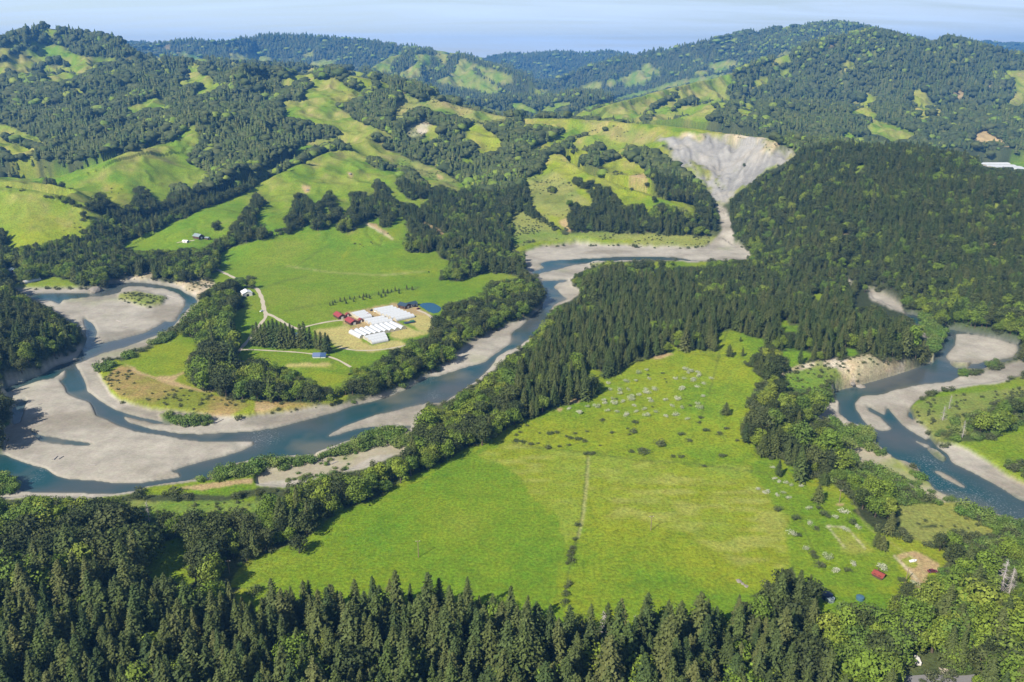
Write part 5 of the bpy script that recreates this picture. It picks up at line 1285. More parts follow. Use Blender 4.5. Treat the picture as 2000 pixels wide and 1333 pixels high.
def strip(name, pts, width, mat, lift=0.12, pix=True):
    P3 = [ground_at(*p) for p in pts] if pix else [Vector(p) for p in pts]
    # resample evenly
    xy = [(p.x, p.y) for p in P3]; out = [xy[0]]
    for a, b in zip(xy[:-1], xy[1:]):
        n = max(1, int(math.hypot(b[0] - a[0], b[1] - a[1]) / 3))
        out += [(a[0] + (b[0] - a[0]) * k_ / n, a[1] + (b[1] - a[1]) * k_ / n) for k_ in range(1, n + 1)]
    o = np.array(out)
    for _ in range(3): o[1:-1] = (o[:-2] + 2 * o[1:-1] + o[2:]) / 4
    t = np.gradient(o, axis=0); t /= np.linalg.norm(t, axis=1, keepdims=True) + 1e-9
    nrm_ = np.stack([-t[:, 1], t[:, 0]], 1)
    w = width * (1 + 0.18 * np.sin(np.arange(len(o)) * 0.9))[:, None]
    cols = [o + nrm_ * w * f for f in (-.5, -.17, .17, .5)]
    co = []
    for i in range(len(o)):
        for c in cols: co.append((c[i, 0], c[i, 1], float(height(c[i, 0], c[i, 1])) + lift))
    f = [[i * 4 + k_, i * 4 + k_ + 1, i * 4 + k_ + 5, i * 4 + k_ + 4] for i in range(len(o) - 1) for k_ in range(3)]
    ob = mesh_np(name, np.array(co), np.array(f), mat, smooth=True); ob['kind'] = 'structure'
    return ob
ROADS = [("424,527 445,537 464,547 480,555 492,560 503,566", 4.2), ("503,566 508,575 512,584 514,595 515.5,604 519,613", 4.2),
         ("519,613 518.5,622 508,634 499,646 490,659 475,677 467.5,686.5 460,694 456,701.5", 3.4), ("456,701.5 462,705 476.5,708", 3.0),
         ("519,613 532,617.5 550,628 565,637 577,641.5 586,644.5", 4.0), ("586,644.5 592,640 610,635.5 640,629.5 670,626", 3.4),
         ("467,685 482,683 520,685 572.5,688 602.5,691 640,697 662.5,704.5 685,718", 2.4),
         ("664,679.5 685,685 715,686 745,684 775,679.5 793,675", 2.4), ("815,606 833.5,613.5 844,621 847,630 844,648", 3.0), ("345,475 352,473 362,474 380,470", 2.2)]
for s_, w_ in ROADS: strip("dirt_road", [tuple(float(v) for v in p_.split(',')) for p_ in s_.split()], w_, M_ROAD)
strip("paved_road", [(1690, 1328), (1740, 1329), (1800, 1332), (1850, 1333), (1900, 1332), (1990, 1331)], 7.0, M_ASPH, 0.14)
strip("driveway", [(1848, 1330), (1846, 1318), (1842, 1308)], 3.2, M_ROAD, 0.10)

class MB:
    def __init__(s): s.c, s.f, s.n = [], [], 0
    def add(s, co, f): s.c.append(np.array(co, float)); s.f += [[i + s.n for i in q] for q in f]; s.n += len(co); return s
    def box(s, c, d, rz=0):
        x, y, z = d[0] / 2, d[1] / 2, d[2] / 2; ca, sa = math.cos(rz), math.sin(rz)
        co = [(c[0] + a * x * ca - b * y * sa, c[1] + a * x * sa + b * y * ca, c[2] + e * z) for e in (-1, 1) for a, b in ((-1, -1), (1, -1), (1, 1), (-1, 1))]
        return s.add(co, [[0, 3, 2, 1], [4, 5, 6, 7], [0, 1, 5, 4], [1, 2, 6, 5], [2, 3, 7, 6], [3, 0, 4, 7]])
    def tube(s, p0, p1, r0, r1=None, ns=8):
        co, f = tube(p0, p1, r0, r0 if r1 is None else r1, ns)
        s.add(co, [list(q) for q in f]); s.f.append([s.n - len(co) + i for i in range(ns)][::-1]); s.f.append([s.n - ns + i for i in range(ns)]); return s
    def prism(s, prof, y0, y1):
        n = len(prof); co = [(p[0], y0, p[1]) for p in prof] + [(p[0], y1, p[1]) for p in prof]
        f = [[i, i + n, (i + 1) % n + n, (i + 1) % n] for i in range(n)] + [list(range(n)), list(range(2 * n - 1, n - 1, -1))]
        return s.add(co, f)
    def build(s, name, mat, parent=None, bevel=0.0):
        me = bpy.data.meshes.new(name); me.from_pydata([tuple(v) for v in np.concatenate(s.c)], [], s.f); me.materials.append(mat); me.update()
        o = link(bpy.data.objects.new(name, me), parent)
        if bevel:
            b = o.modifiers.new('bevel', 'BEVEL'); b.width = bevel; b.segments = 1
        return o
def root(name, loc, rz, label, cat, group=None):
    o = bpy.data.objects.new(name, None); link(o); o.location = loc; o.rotation_euler = (0, 0, rz)
    return tag(o, label, cat, group)

# --- white tunnel greenhouses, axis along local Y
def tunnel_parts(r, L, w):
    prof = [(w / 2 * math.cos(a), 0.9 + 2.5 * math.sin(a)) for a in np.linspace(0, math.pi, 13)]
    prof = [(w / 2, 0.0)] + prof + [(-w / 2, 0.0)]
    n = len(prof)
    co = [(p[0], -L / 2, p[1]) for p in prof] + [(p[0], L / 2, p[1]) for p in prof]
    MB().add(co, [[i, i + 1, n + i + 1, n + i] for i in range(n - 1)]).build('cover', M_FILM, r)
    for s_ in (-1, 1):
        e = MB(); e.add([(p[0] * .99, s_ * (L / 2 - .05), p[1] * .99) for p in prof], [list(range(n))]).build('end_wall', M_FILM2, r)
    h = MB()
    for s_ in (-1, 1): h.box((s_ * (w / 2 + .12), 0, .35), (.22, L, .7))
    h.build('side_rail', M_FRAME, r)
    h = MB()
    for y_ in np.arange(-L / 2, L / 2 + .1, L / 6):
        for a0, a1 in zip(np.linspace(0, math.pi, 9)[:-1], np.linspace(0, math.pi, 9)[1:]):
            h.tube(((w / 2 + .05) * math.cos(a0), y_, .9 + 2.55 * math.sin(a0)), ((w / 2 + .05) * math.cos(a1), y_, .9 + 2.55 * math.sin(a1)), .06, ns=4)
    h.build('hoop', M_FRAME, r)
FT = []
def F2(x, y): return 660 + x / 12.5, 590 + y / 12.5
for (g_, what, pos, lst) in (
    ("long greenhouses in the farm's top row", "long white tunnel greenhouse", ("topmost of the farm's top row", "second from the top of the farm's top row", "third from the top of the farm's top row", "lowest of the farm's top row"),
     [((870, 150), (1330, 72)), ((945, 190), (1410, 107)), ((1015, 230), (1500, 142)), ((1100, 275), (1575, 177))]),
    ("greenhouses behind the black tank", "white tunnel greenhouse behind the dark tank", ("upper of three", "middle of three", "lower of three, next to grass"),
     [((1190, 292), (1660, 205)), ((1270, 328), (1745, 240)), ((1385, 372), (1830, 280))]),
    ("greenhouses right of the lower red barn", "white tunnel greenhouse right of the lower red barn", ("upper of three", "middle of three", "lower of three"),
     [((635, 405), (1110, 325)), ((710, 445), (1205, 365)), ((800, 485), (1305, 400))]),
    ("big film house bays by the upper red barn", "short wide white greenhouse bay right of the upper red barn", ("back bay", "middle bay", "front bay"),
     [((335, 260), (650, 195)), ((410, 305), (720, 240)), ((490, 345), (785, 285))]),
    ("slanting greenhouse row", "white slanting tunnel greenhouse in the nine-tunnel row", ("first from the left", "second from the left", "third from the left", "fourth from the left", "fifth, the middle one", "fourth from the right", "third from the right", "second from the right", "rightmost"),
     [((320, 665), (590, 800)), ((450, 635), (710, 775)), ((570, 607), (825, 750)), ((695, 580), (945, 725)), ((820, 550), (1065, 700)), ((940, 520), (1185, 678)), ((1060, 497), (1310, 652)), ((1180, 478), (1450, 622)), ((1300, 455), (1600, 590))]),
    ("bottom greenhouses", "white tunnel greenhouse of the bottom trio by the dark hedge shadow", ("back one", "middle one", "front one"),
     [((640, 830), (1130, 728)), ((715, 872), (1165, 785)), ((795, 925), (1190, 848))])):
    for (a_, b_), w_ in zip(lst, pos):
        A, B = F2(*a_), F2(*b_)
        xa, ya, _z = at_z(A[0], A[1], 3.6); xb, yb, _z = at_z(B[0], B[1], 3.6)
        cx_, cy_ = (xa + xb) / 2, (ya + yb) / 2; L_ = math.hypot(xb - xa, yb - ya); ang_ = math.atan2(yb - ya, xb - xa) - math.pi / 2
        sp_ = 8.4 if 'bay' in what or 'nine' not in what else 6.9
        if 'wide' in what: sp_ = 10.5
        r_ = root("greenhouse", (cx_, cy_, float(height(cx_, cy_)) - .05), ang_, what + ", " + w_, "greenhouse", g_)
        tunnel_parts(r_, L_, sp_ * 0.80)

def gable_house(name, px, py, L, W, H, rise, rz, roofm, wallm, label, cat, group=None, doors=1, windows=2, chimney=False, z=None):
    g = ground_at(px, py)
    r = root(name, (g.x, g.y, g.z - .1), rz, label, cat, group)
    MB().prism([(-W / 2, 0), (W / 2, 0), (W / 2, H), (0, H + rise), (-W / 2, H)], -L / 2, L / 2).build('wall', wallm, r)
    e = .5; th = .18; rf = MB()
    for s_ in (-1, 1):
        x0, z0, x1, z1 = s_ * (W / 2 + e), H - e * rise / (W / 2) + .05, 0, H + rise + .05
        co = [(x0, y_, z0 + d) for y_ in (-L / 2 - e, L / 2 + e) for d in (0, th)] + [(x1, y_, z1 + d) for y_ in (-L / 2 - e, L / 2 + e) for d in (0, th)]
        rf.add(co, [[0, 2, 6, 4], [1, 5, 7, 3], [0, 1, 3, 2], [4, 6, 7, 5], [0, 4, 5, 1], [2, 3, 7, 6]])
    ro = rf.build('roof', roofm, r)
    if chimney: MB().box((W * .2, L * .2, H + rise + .2), (.7, .7, 1.6)).build('chimney', M_DARKWALL, ro)
    for k_ in range(doors):
        d_ = MB().box((0 if doors == 1 else (k_ - .5) * W * .5, -L / 2 - .05, 1.3), (min(2.6, W * .3), .12, 2.6)).build('door', M_DARK if wallm is not M_DARKWALL else M_PALEWALL, r)
    for k_ in range(windows):
        for s_ in (-1, 1):
            wv = MB().box((s_ * (W / 2 + .03), (k_ + .5) / windows * L - L / 2, 1.7), (.1, 1.4, 1.1)).build('window', M_DARK, r)
    return r
RZ1 = math.radians(-57)
ax_, ay_, _ = at_z(658, 612, 4); bx_, by_, _ = at_z(672.5, 620.5, 4)
RZB = math.atan2(by_ - ay_, bx_ - ax_) + math.pi / 2
gable_house("barn", 663.5, 620.5, 13, 8, 2.8, 2.2, RZB, M_REDROOF, M_DARKWALL, "upper of two red roofed barns, left of the white greenhouses", "barn", "red roofed barns", windows=4)
gable_house("barn", 687, 632, 13.5, 8.5, 2.8, 2.2, RZB, M_REDROOF, M_DARKWALL, "lower right of two red roofed barns beside the straw field", "barn", "red roofed barns", windows=4)
gable_house("shed", 679, 617.5, 4, 3.5, 2.2, 1, .4, M_RUSTROOF, M_DARKWALL, "small rust brown shed between upper red barn and white house", "shed", windows=0)
gable_house("shed", 704.5, 628.5, 4.5, 4, 2.3, 1, .5, M_RUSTROOF, M_DARKWALL, "small rust red shed just right of the lower red barn", "shed", windows=0)
gable_house("shed", 719, 618, 5, 3, 2.0, .8, .2, M_REDROOF, M_DARKWALL, "dark red shed at the front of the wide greenhouse", "shed", windows=0)
gable_house("farm_building", 790, 601.5, 11, 9, 3.4, 2, RZB + .3, M_BLUEROOF, M_DARKWALL, "dark blue roofed building at right end of top greenhouses", "building", windows=2)
gable_house("farm_building", 802, 599, 13, 7, 3.2, 1.8, RZB + 1.7, M_BLUEROOF, M_PALEWALL, "long blue grey roofed building with pale wall near pond", "building", windows=3)
gable_house("house", 482, 576.5, 12, 10, 3.4, 2.2, .5, M_WHITE, M_PALEWALL, "white roofed house under trees by the farm road", "house", chimney=True)
gable_house("house", 388, 466, 13, 9, 3.6, 2.8, 1.0, M_GREYROOF, M_DARKWALL, "grey roofed brown farmhouse on the green slope at left", "house", chimney=True)
gable_house("shed", 363, 474.5, 7, 5, 2.4, 1, 1.3, M_WHITE, M_PALEWALL, "small pale shed left of the grey roofed farmhouse", "shed", windows=1)
gable_house("shed", 405, 468, 7, 5, 2.4, 1, 1.2, M_GREYROOF, M_DARKWALL, "low dark shed right of the grey roofed farmhouse", "shed", windows=1)
gable_house("house", 26, 532, 12, 8, 3, 2, .8, M_GREYROOF, M_DARKWALL, "dull brown house among trees at far left riverside", "house")
gable_house("cabin", 1716, 1128, 5, 4, 1.8, 1.0, math.radians(40), M_RUSTROOF, M_DARKWALL, "small red roofed cabin alone in the lower right grass", "cabin", chimney=True)
# long hoop house and the far greenhouse blocks
def lone_tunnel(a, b, w, label, n=1):
    xa, ya, _ = ground_at(*a); xb, yb, _ = ground_at(*b)
    L_ = math.hypot(xb - xa, yb - ya); ang_ = math.atan2(yb - ya, xb - xa) - math.pi / 2
    cx_, cy_ = (xa + xb) / 2, (ya + yb) / 2
    r_ = root("greenhouse", (cx_, cy_, float(height(cx_, cy_)) - .05), ang_, label, "greenhouse"); tunnel_parts(r_, L_, w)
lone_tunnel((47, 554.5), (78, 547), 6, "lone long white tunnel greenhouse in the far left riverside garden")
for k_, nm_ in enumerate(("nearest", "second", "third", "farthest")):
    x_, y_ = 1165 + k_ * 0, 1900 + k_ * 26
    lone = root("greenhouse", (x_ + 0, y_, float(height(x_, y_)) + 2), math.pi / 2, nm_ + " white greenhouse bay of the block in far right valley", "greenhouse", "far right valley greenhouses")
    tunnel_parts(lone, 70, 24)

# --- pond
PZt = float(height(*at_z(838, 601, 0)[:2])) + .25
pp = [(819, 595), (826, 592.5), (838, 591.5), (848, 593), (857, 598), (862, 601), (861, 606), (856, 611), (846, 612.5), (837, 609), (828, 603), (821, 599)]
pc = [at_z(x_, y_, PZt) for x_, y_ in pp]
cx_, cy_ = np.mean([c[0] for c in pc]), np.mean([c[1] for c in pc])
co = [(cx_, cy_, PZt)] + pc
pond = mesh_np("pond", np.array(co), np.array([[0, i + 1, (i + 1) % len(pc) + 1] for i in range(len(pc))]), M_POND); pond['kind'] = 'structure'

# --- tanks, solar boxes, vehicles, caravan, tarp
def tank(px, py, r_, h_, mat, label, dome=.35):
    g = ground_at(px, py); t = root("water_tank", (g.x, g.y, g.z - .05), 0, label, "tank")
    MB().tube((0, 0, 0), (0, 0, h_), r_, ns=20).build('body', mat, t)
    MB().tube((0, 0, h_), (0, 0, h_ + dome), r_ * .98, r_ * .25, 20).build('lid', mat, t)
tank(580.5, 661, 5, 4, M_BLUE, "bright blue round tank between the two conifer windbreaks")
tank(1615, 1168.5, 2.6, 2.4, M_TANK, "dark blue black round tank in bushes left of blue tank")
tank(1620.5, 1174, 2.2, 2.0, M_GREYROOF, "pale grey round tank touching the dark tank")
tank(1679.5, 1171, 1.9, 1.6, M_BLUE, "small light blue tank behind bushes below the red cabin")
tank(807, 640, 0, 0, M_TANK, "x") if False else None
g = ground_at(800, 631.5); t = root("tarp_pile", (g.x, g.y, g.z), .5, "dark green covered pile in the grass right of greenhouses", "pile")
MB().box((0, 0, .6), (12, 4.5, 1.2)).build('load', M_TANK, t, .5); MB().box((3, 0, 1.5), (5, 4, .9)).build('cover', plain("green_tarp", (.03, .11, .06), .6), t, .4)
def solar(px, py, w, label, m):
    g = ground_at(px, py); t = root("solar_unit", (g.x, g.y, g.z), .05, label, "solar array")
    MB().box((0, 0, .9), (w, 3, 1.8)).build('cabinet', M_WHITE, t, .05)
    p = MB()
    co = [(-w / 2 - .4, -2.2, 1.5), (w / 2 + .4, -2.2, 1.5), (w / 2 + .4, 2.2, 3.8), (-w / 2 - .4, 2.2, 3.8)]
    p.add(co + [(a, b, c - .15) for a, b, c in co], [[0, 1, 2, 3], [7, 6, 5, 4], [0, 4, 5, 1], [1, 5, 6, 2], [2, 6, 7, 3], [3, 7, 4, 0]]); pn = p.build('panel', m, t)
    b = MB()
    for k_ in range(4): b.box((-w / 2 + k_ * w / 3, 0, 1.1), (.12, .12, 2.0))
    b.build('stand', M_FRAME, t)
solar(618.5, 699, 6.2, "left, paler of two blue solar units below the windbreak", plain("pale_solar", (.13, .17, .28), .3, .15))
solar(631.5, 699, 4.2, "right, darker of two blue solar units below the windbreak", M_SOLAR)
def vehicle(px, py, rz, mat, label, L=4.6, W=1.85, pickup=False):
    g = ground_at(px, py); t = root("parked_car", (g.x, g.y, g.z + .02), rz, label, "car")
    b = t
    body = MB().prism([(-L / 2, .35), (L / 2, .35), (L / 2, .85), (L / 2 - 1.0, 1.0), (-L / 2 + .1, 1.0), (-L / 2, .8)], -W / 2, W / 2).build('body', mat, t, .08)
    cab = [(-.5 if pickup else -1.7, 1.0), (L / 2 - 1.2, 1.0), (L / 2 - 1.9, 1.55), (-.2 if pickup else -1.3, 1.55)]
    MB().prism(cab, -W / 2 + .12, W / 2 - .12).build('cabin', M_DARK, t, .05)
    MB().box(((cab[2][0] + cab[3][0]) / 2, 0, 1.58), (cab[2][0] - cab[3][0], W - .3, .07)).build('roof', mat, t)
    for x_ in (-L / 2 + .85, L / 2 - .85):
        for s_ in (-1, 1):
            w_ = MB().tube((x_, s_ * (W / 2 - .2), .34), (x_, s_ * (W / 2 + .03), .34), .34, ns=12).build('wheel', M_DARK, t)
            MB().tube((x_, s_ * (W / 2 + .031), .34), (x_, s_ * (W / 2 + .05), .34), .18, ns=8).build('rim', M_FRAME, w_)
    for s_ in (-1, 1): MB().box((L / 2 + .01, s_ * .65, .72), (.05, .32, .16)).build('headlight', M_WHITE, t)
vehicle(1820.5, 1119.5, math.radians(5), M_DARKCAR, "dark red car parked where bare earth meets the trees", 4.8, 1.9)
vehicle(511.5, 609, math.radians(60), M_WHITE, "tiny pale car parked beside the farm road fork", 4.6, 1.9)
for x_, y_, rz_, m_, lab_ in ((842, 205, .6, M_DARK, "dark vehicle left of the farm's top greenhouse row"), (930, 230, 1.2, M_WHITE, "white vehicle in the yard between the wide and top greenhouses"), (985, 238, .3, M_GREYROOF, "grey vehicle just right of the white yard vehicle"),
                          (1895, 115, .2, M_DARK, "dark vehicle right of the blue roofed farm buildings"), (1965, 165, 1.0, M_DARKCAR, "dark red vehicle in the dirt yard near the pond"), (1160, 462, .4, M_DARK, "dark vehicle at the head of the slanting greenhouse row")):
    vehicle(*F2(x_, y_ + 14), rz_, m_, lab_, 4.8, 2.0)
g = ground_at(1782.5, 1099)
t = root("small_aircraft", (g.x, g.y, g.z + .6), math.radians(15), "small white boat shape lying on the round bare patch", "boat")
t.name = "small_boat"
hull = [(-2.4, 0, .1), (-1.9, -.8, .1), (1.2, -.85, .1), (2.5, 0, .25), (1.2, .85, .1), (-1.9, .8, .1)]
MB().add([(a * .8, b * .6, -.6) for a, b, c in hull] + [(a, b, c + .1) for a, b, c in hull], [[5, 4, 3, 2, 1, 0], [6, 7, 8, 9, 10, 11]] + [[i, (i + 1) % 6, 6 + (i + 1) % 6, 6 + i] for i in range(6)]).build('hull', M_WHITE, t)
MB().box((-.2, 0, .45), (1.3, .9, .5)).build('cabin', M_WHITE, t, .1); MB().box((.2, 0, .46), (.9, .94, .2)).build('window', M_DARK, t)
g = ground_at(1791, 1296); t = root("caravan", (g.x, g.y, g.z), math.radians(80), "white caravan half hidden in the trees behind the paved road", "caravan")
MB().box((0, 0, 1.5), (4.6, 2.2, 2.0)).build('body', M_PALEWALL, t, .3)
for s_ in (-1, 1):
    MB().box((.6, s_ * 1.11, 1.7), (1.6, .06, .7)).build('window', M_DARK, t); MB().tube((-.4, s_ * .9, .4), (-.4, s_ * 1.12, .4), .4, ns=12).build('wheel', M_DARK, t)

# --- poles
def pole(px, py, h_, label, lean=(0, 0), arm=True, stay=False):
    g = ground_at(px, py); t = root("utility_pole", (g.x, g.y, g.z - .2), .1, label, "pole")
    MB().tube((0, 0, 0), (lean[0], lean[1], h_), .24, .17, 8).build('shaft', M_POLE, t)
    if arm:
        a = MB().box((lean[0], lean[1], h_ - .5), (2.4, .18, .18)).build('crossarm', M_POLE, t)
        for x_ in (-1, 0, 1): MB().tube((lean[0] + x_, lean[1], h_ - .4), (lean[0] + x_, lean[1], h_ - .1), .12, .08).build('insulator', M_WHITE, a)
    if stay: MB().tube((lean[0], lean[1], h_ - .6), (4, -1.5, .2), .05, ns=4).build('stay_wire', M_DARK, t)
pole(1271, 1037, 9.5, "wooden pole standing in the right half of the big field")
pole(817.5, 1090, 10.5, "grey pole with pale top in the left half of big field")
pole(1767.5, 1140, 9.0, "slim pole with long shadow beside the bare track end", lean=(.8, .3), arm=False)
pole(1639, 983, 9.0, "pole on the bare round spot beside the field corner trees")
pole(448.5, 1122, 8.0, "pole between the small clearing and the big field")

# --- dead trees
def snag_mesh(seed, nb=120, R=.15):
    rs = np.random.default_rng(seed); m = MB()
    m.tube((0, 0, -.03), (.01, 0, .5), .020, .012, 7); m.tube((.01, 0, .5), (.02, .01, .98), .012, .002, 6)
    for i in range(nb):
        z = rs.uniform(.12, .96); a = rs.uniform(0, 6.283); r = R * (1 - z) ** .6 * rs.uniform(.5, 1.2) + .015
        m.tube((.01, 0, z), (r * math.cos(a), r * math.sin(a), z - .03 * rs.uniform(-1, 2)), .0045, .0012, 4)
    me_o = m.build('dead_tree', M_DEADWOOD); return me_o
sn0 = snag_mesh(3); sn1 = snag_mesh(5, 80, .22)
def put_snag(src, px, py, h_, rz, label, first=False, wf=1.0):
    g = ground_at(px, py); o = src if first else link(src.copy())
    o.location = (g.x, g.y, g.z - .2); o.rotation_euler = (0, 0, rz); o.scale = (h_ * wf, h_ * wf, h_)
    tag(o, label, "dead tree", "bare grey dead trees")
put_snag(sn0, 1948, 1178, 25, 0, "tallest pale grey dead conifer near the lower right edge", True, 1.3)
put_snag(sn0, 1968, 1172, 19, 1.5, "shorter pale dead conifer right beside the tallest snag", wf=1.2)
put_snag(sn1, 1879, 856, 14, .6, "white dead trunk before the round trees across the right river", True)
put_snag(sn1, 1841, 822, 12, 2.2, "silvery bare spreading tree left of the white dead trunk", wf=1.5)
put_snag(sn1, 1853, 800, 12, 4.2, "silvery bare tree topmost of the group across right river", wf=1.1)
put_snag(sn0, 1176, 1290, 27, 2.0, "bare pale trunk in the foreground conifers below the ditch line")
put_snag(sn1, 1236, 1292, 24, 3.1, "bare branching trunk right of the foreground dead trunk")
put_snag(sn1, 292, 1020, 14, 1.1, "white bare tree above the small left clearing")
put_snag(sn1, 122, 1018, 11, 1.9, "grey bare tree in the wood at the left edge")

# --- driftwood logs
LOGS = [((105, 900), (113, 892), "double dark driftwood log on the big left gravel bar"), ((115, 898), (125, 893), "short driftwood log just right of the double log"),
        ((178, 911), (187, 910), "short brown driftwood lump lower on big left gravel bar"), ((417, 828), (437, 820), "long pale driftwood log right of the low willow strip"),
        ((470, 823), (484, 818), "dark driftwood log near the inner gravel shore"), ((0, 866), (18, 854), "dark log on the gravel at the left edge"),
        ((76, 791), (82, 790), "small log in the middle of big left gravel bar"), ((648, 908), (660, 903), "grey driftwood heap on the stony south bank strip"),
        ((327, 578), (344, 583), "long driftwood log on the loop's upper gravel"), ((228, 627), (236, 630), "small driftwood at the loop bar's lower part"),
        ((240, 641), (253, 640), "driftwood pile with debris at loop bar's foot")]
for (a_, b_, lab_) in LOGS:
    A, B = ground_at(*a_), ground_at(*b_); mid = (A + B) / 2
    L_ = (B - A).length; rz = math.atan2(B.y - A.y, B.x - A.x)
    m = MB(); m.tube((-L_ / 2, 0, .3), (L_ / 2, .2, .35), .42, .22, 8)
    for k_ in range(4): m.tube((-L_ / 2 + .4, 0, .3), (-L_ / 2 - .8, (k_ - 1.5) * .7, .5 + .3 * (k_ % 2)), .12, .04, 5)
    m.tube((0, 0, .3), (L_ * .15, 1.2, .6), .1, .04, 5)
    o = m.build('driftwood_log', M_DEADWOOD); o.location = (mid.x, mid.y, float(height(mid.x, mid.y)) - .05); o.rotation_euler = (0, 0, rz)
    tag(o, lab_, "log", "driftwood on the gravel")
# --- rocks
def rock(px, py, s_, seed, label):
    rs = np.random.default_rng(seed); g = ground_at(px, py)
    import bmesh
    bm = bmesh.new(); bmesh.ops.create_icosphere(bm, subdivisions=2, radius=1)
    for v in bm.verts: v.co = v.co * (1 + rs.normal(0, .12)); v.co.z *= .6
    me = bpy.data.meshes.new('boulder'); bm.to_mesh(me); bm.free(); me.materials.append(M_ROCK)
    o = link(bpy.data.objects.new('boulder', me)); o.location = (g.x, g.y, g.z + .1 * s_); o.scale = (s_ * 1.3, s_, s_); o.rotation_euler = (0, 0, rs.uniform(0, 6))
    tag(o, label, "rock", "pale rocks")
rock(1443, 1137, 1.3, 1, "largest pale rock of the heap at the field's lower right"); rock(1450, 1143, .9, 2, "middle pale rock of the heap beside the largest")
rock(1457, 1147, 1.0, 3, "rightmost pale rock of the heap at the field's edge"); rock(1680, 758, 3.6, 4, "flat white rock in the water under the tan bluff")
rock(1664, 752, 2.4, 5, "brown shore rock left of the flat white rock"); rock(186, 569, 7, 6, "big dark river rock at the left loop's entrance")
rock(684, 341, 3, 7, "brown rock outcrop high on the central green spur"); rock(601, 372, 2.5, 8, "brown rock outcrop above the spur's tree groups")
# ------------------------------------------------------------------ trees and shrubs that stand alone in the photo
def lone(kind, px, py, h_, label, name, cat, wf=1.0, group=None, var=None):
    g = ground_at(px, py)
    return add_tree(kind, random.randrange(12) if var is None else var, g.x, g.y, g.z, h_, wf, random.uniform(0, 6.28), name, label, cat, group)
wb = [(497, 676, 20), (505, 677, 23), (513, 679, 22), (521, 679, 24), (529, 678, 25), (537, 679, 27), (545, 680, 26), (553, 681, 25), (561, 681, 24), (570, 681, 24), (576, 679, 20)]
for i, (x_, y_, h_) in enumerate(wb):
    lone('conifer', x_, y_, h_, ("leftmost" if i == 0 else "rightmost" if i == len(wb) - 1 else ("%s from the left" % ("", "second", "third", "fourth", "fifth", "sixth", "seventh", "eighth", "ninth", "tenth")[i])) + " dark conifer of the long left windbreak row", "windbreak_conifer", "tree", 1.25, "left conifer windbreak")
for i, (x_, y_, h_) in enumerate([(588, 681, 23), (596, 680, 25), (607, 680, 20), (618, 683, 18), (628, 688, 19), (638, 692, 20), (643, 690, 17)]):
    lone('conifer', x_, y_, h_, ("leftmost", "second from the left", "third from the left", "middle", "third from the right", "second from the right", "rightmost")[i] + " dark conifer of the short right windbreak row", "windbreak_conifer", "tree", 1.4, "right conifer windbreak")
for x_, y_, h_, w_, lab in [(1712, 1070, 10, 1.7, 'left dark conifer of the pair between garden plot and bare patch'), (1722, 1075, 9, 1.8, 'right dark conifer of the pair between garden plot and bare patch'), (1424, 697, 11, 1.9, "lone conical tree in meadow beside the ditch, by the big wood"), (1450, 697, 8, 1.5, "small conifer right of the lone conical meadow tree"), (1446, 668, 5, 1.6, "tiny conifer in the grass gap of the wood"),
                          (1417, 811, 10, 2.0, "round dark lone tree beside the wheel tracks"), (1520, 931, 11, 1.7, "brown green rounded conifer alone in grass, lower right meadow"), (1562, 942, 21, 1.5, "big dark conifer at the meadow's right corner"),
                          (1608, 949, 9, 2.0, "round dark tree right of the big corner conifer"), (1597, 981, 12, 1.6, "dark conifer beside the bare round spot"), (1183, 738, 14, 1.8, "round dark conifer standing out from the wood at meadow's left"),
                          (1202, 733, 9, 1.5, "smaller dark tree right of the standing out conifer"), (1455, 866, 15, 1.6, "left dark conifer of the pair at the meadow's right edge"), (1472, 856, 17, 1.6, "right dark conifer of the pair at the meadow's right edge"),
                          (1488, 895, 17, 1.6, "dark conifer below the edge pair"), (1505, 890, 20, 1.5, "tall dark conifer right below the edge pair"), (1470, 718, 10, 1.6, "dark conifer left end of the plateau row"), (1485, 722, 12, 1.5, "second dark conifer of the plateau row"),
                          (1500, 720, 12, 1.5, "third dark conifer of the plateau row"), (1516, 722, 13, 1.5, "fourth dark conifer of the plateau row"), (1562, 712, 14, 1.4, "dark conifer alone on the grass above the tan bluff"),
                          (1466, 812, 6, 1.8, "small dark tree at the meadow's right margin")]:
    lone('conifer', x_, y_, h_, lab, "lone_conifer", "tree", w_)
lone('oak', 1770, 1176, 11, "large dark green round tree below the track's end", "round_tree", "tree", 1.1)
lone('oak', 585, 1082, 11, "rounded brown green tree alone at the field's left end", "round_tree", "tree", 1.2)
lone('oak', 600, 1046, 15, "big rounded brown green tree above the lone rounded one", "round_tree", "tree", 1.2)
lone('oak', 165, 430, 13, "single dark tree on the crest of left green hill", "round_tree", "tree", 1.1)
lone('oak', 1277, 397, 11, "round oak alone on the right grassy ridge", "round_tree", "tree", 1.3)
lone('oak', 1233, 374, 6, "small green bush tree on the grassy ridge crest", "round_tree", "tree", 1.6)
lone('oak', 1453, 292 + 35, 7, "lone dark shrub in the middle of the grey landslide", "round_tree", "tree", 1.3)
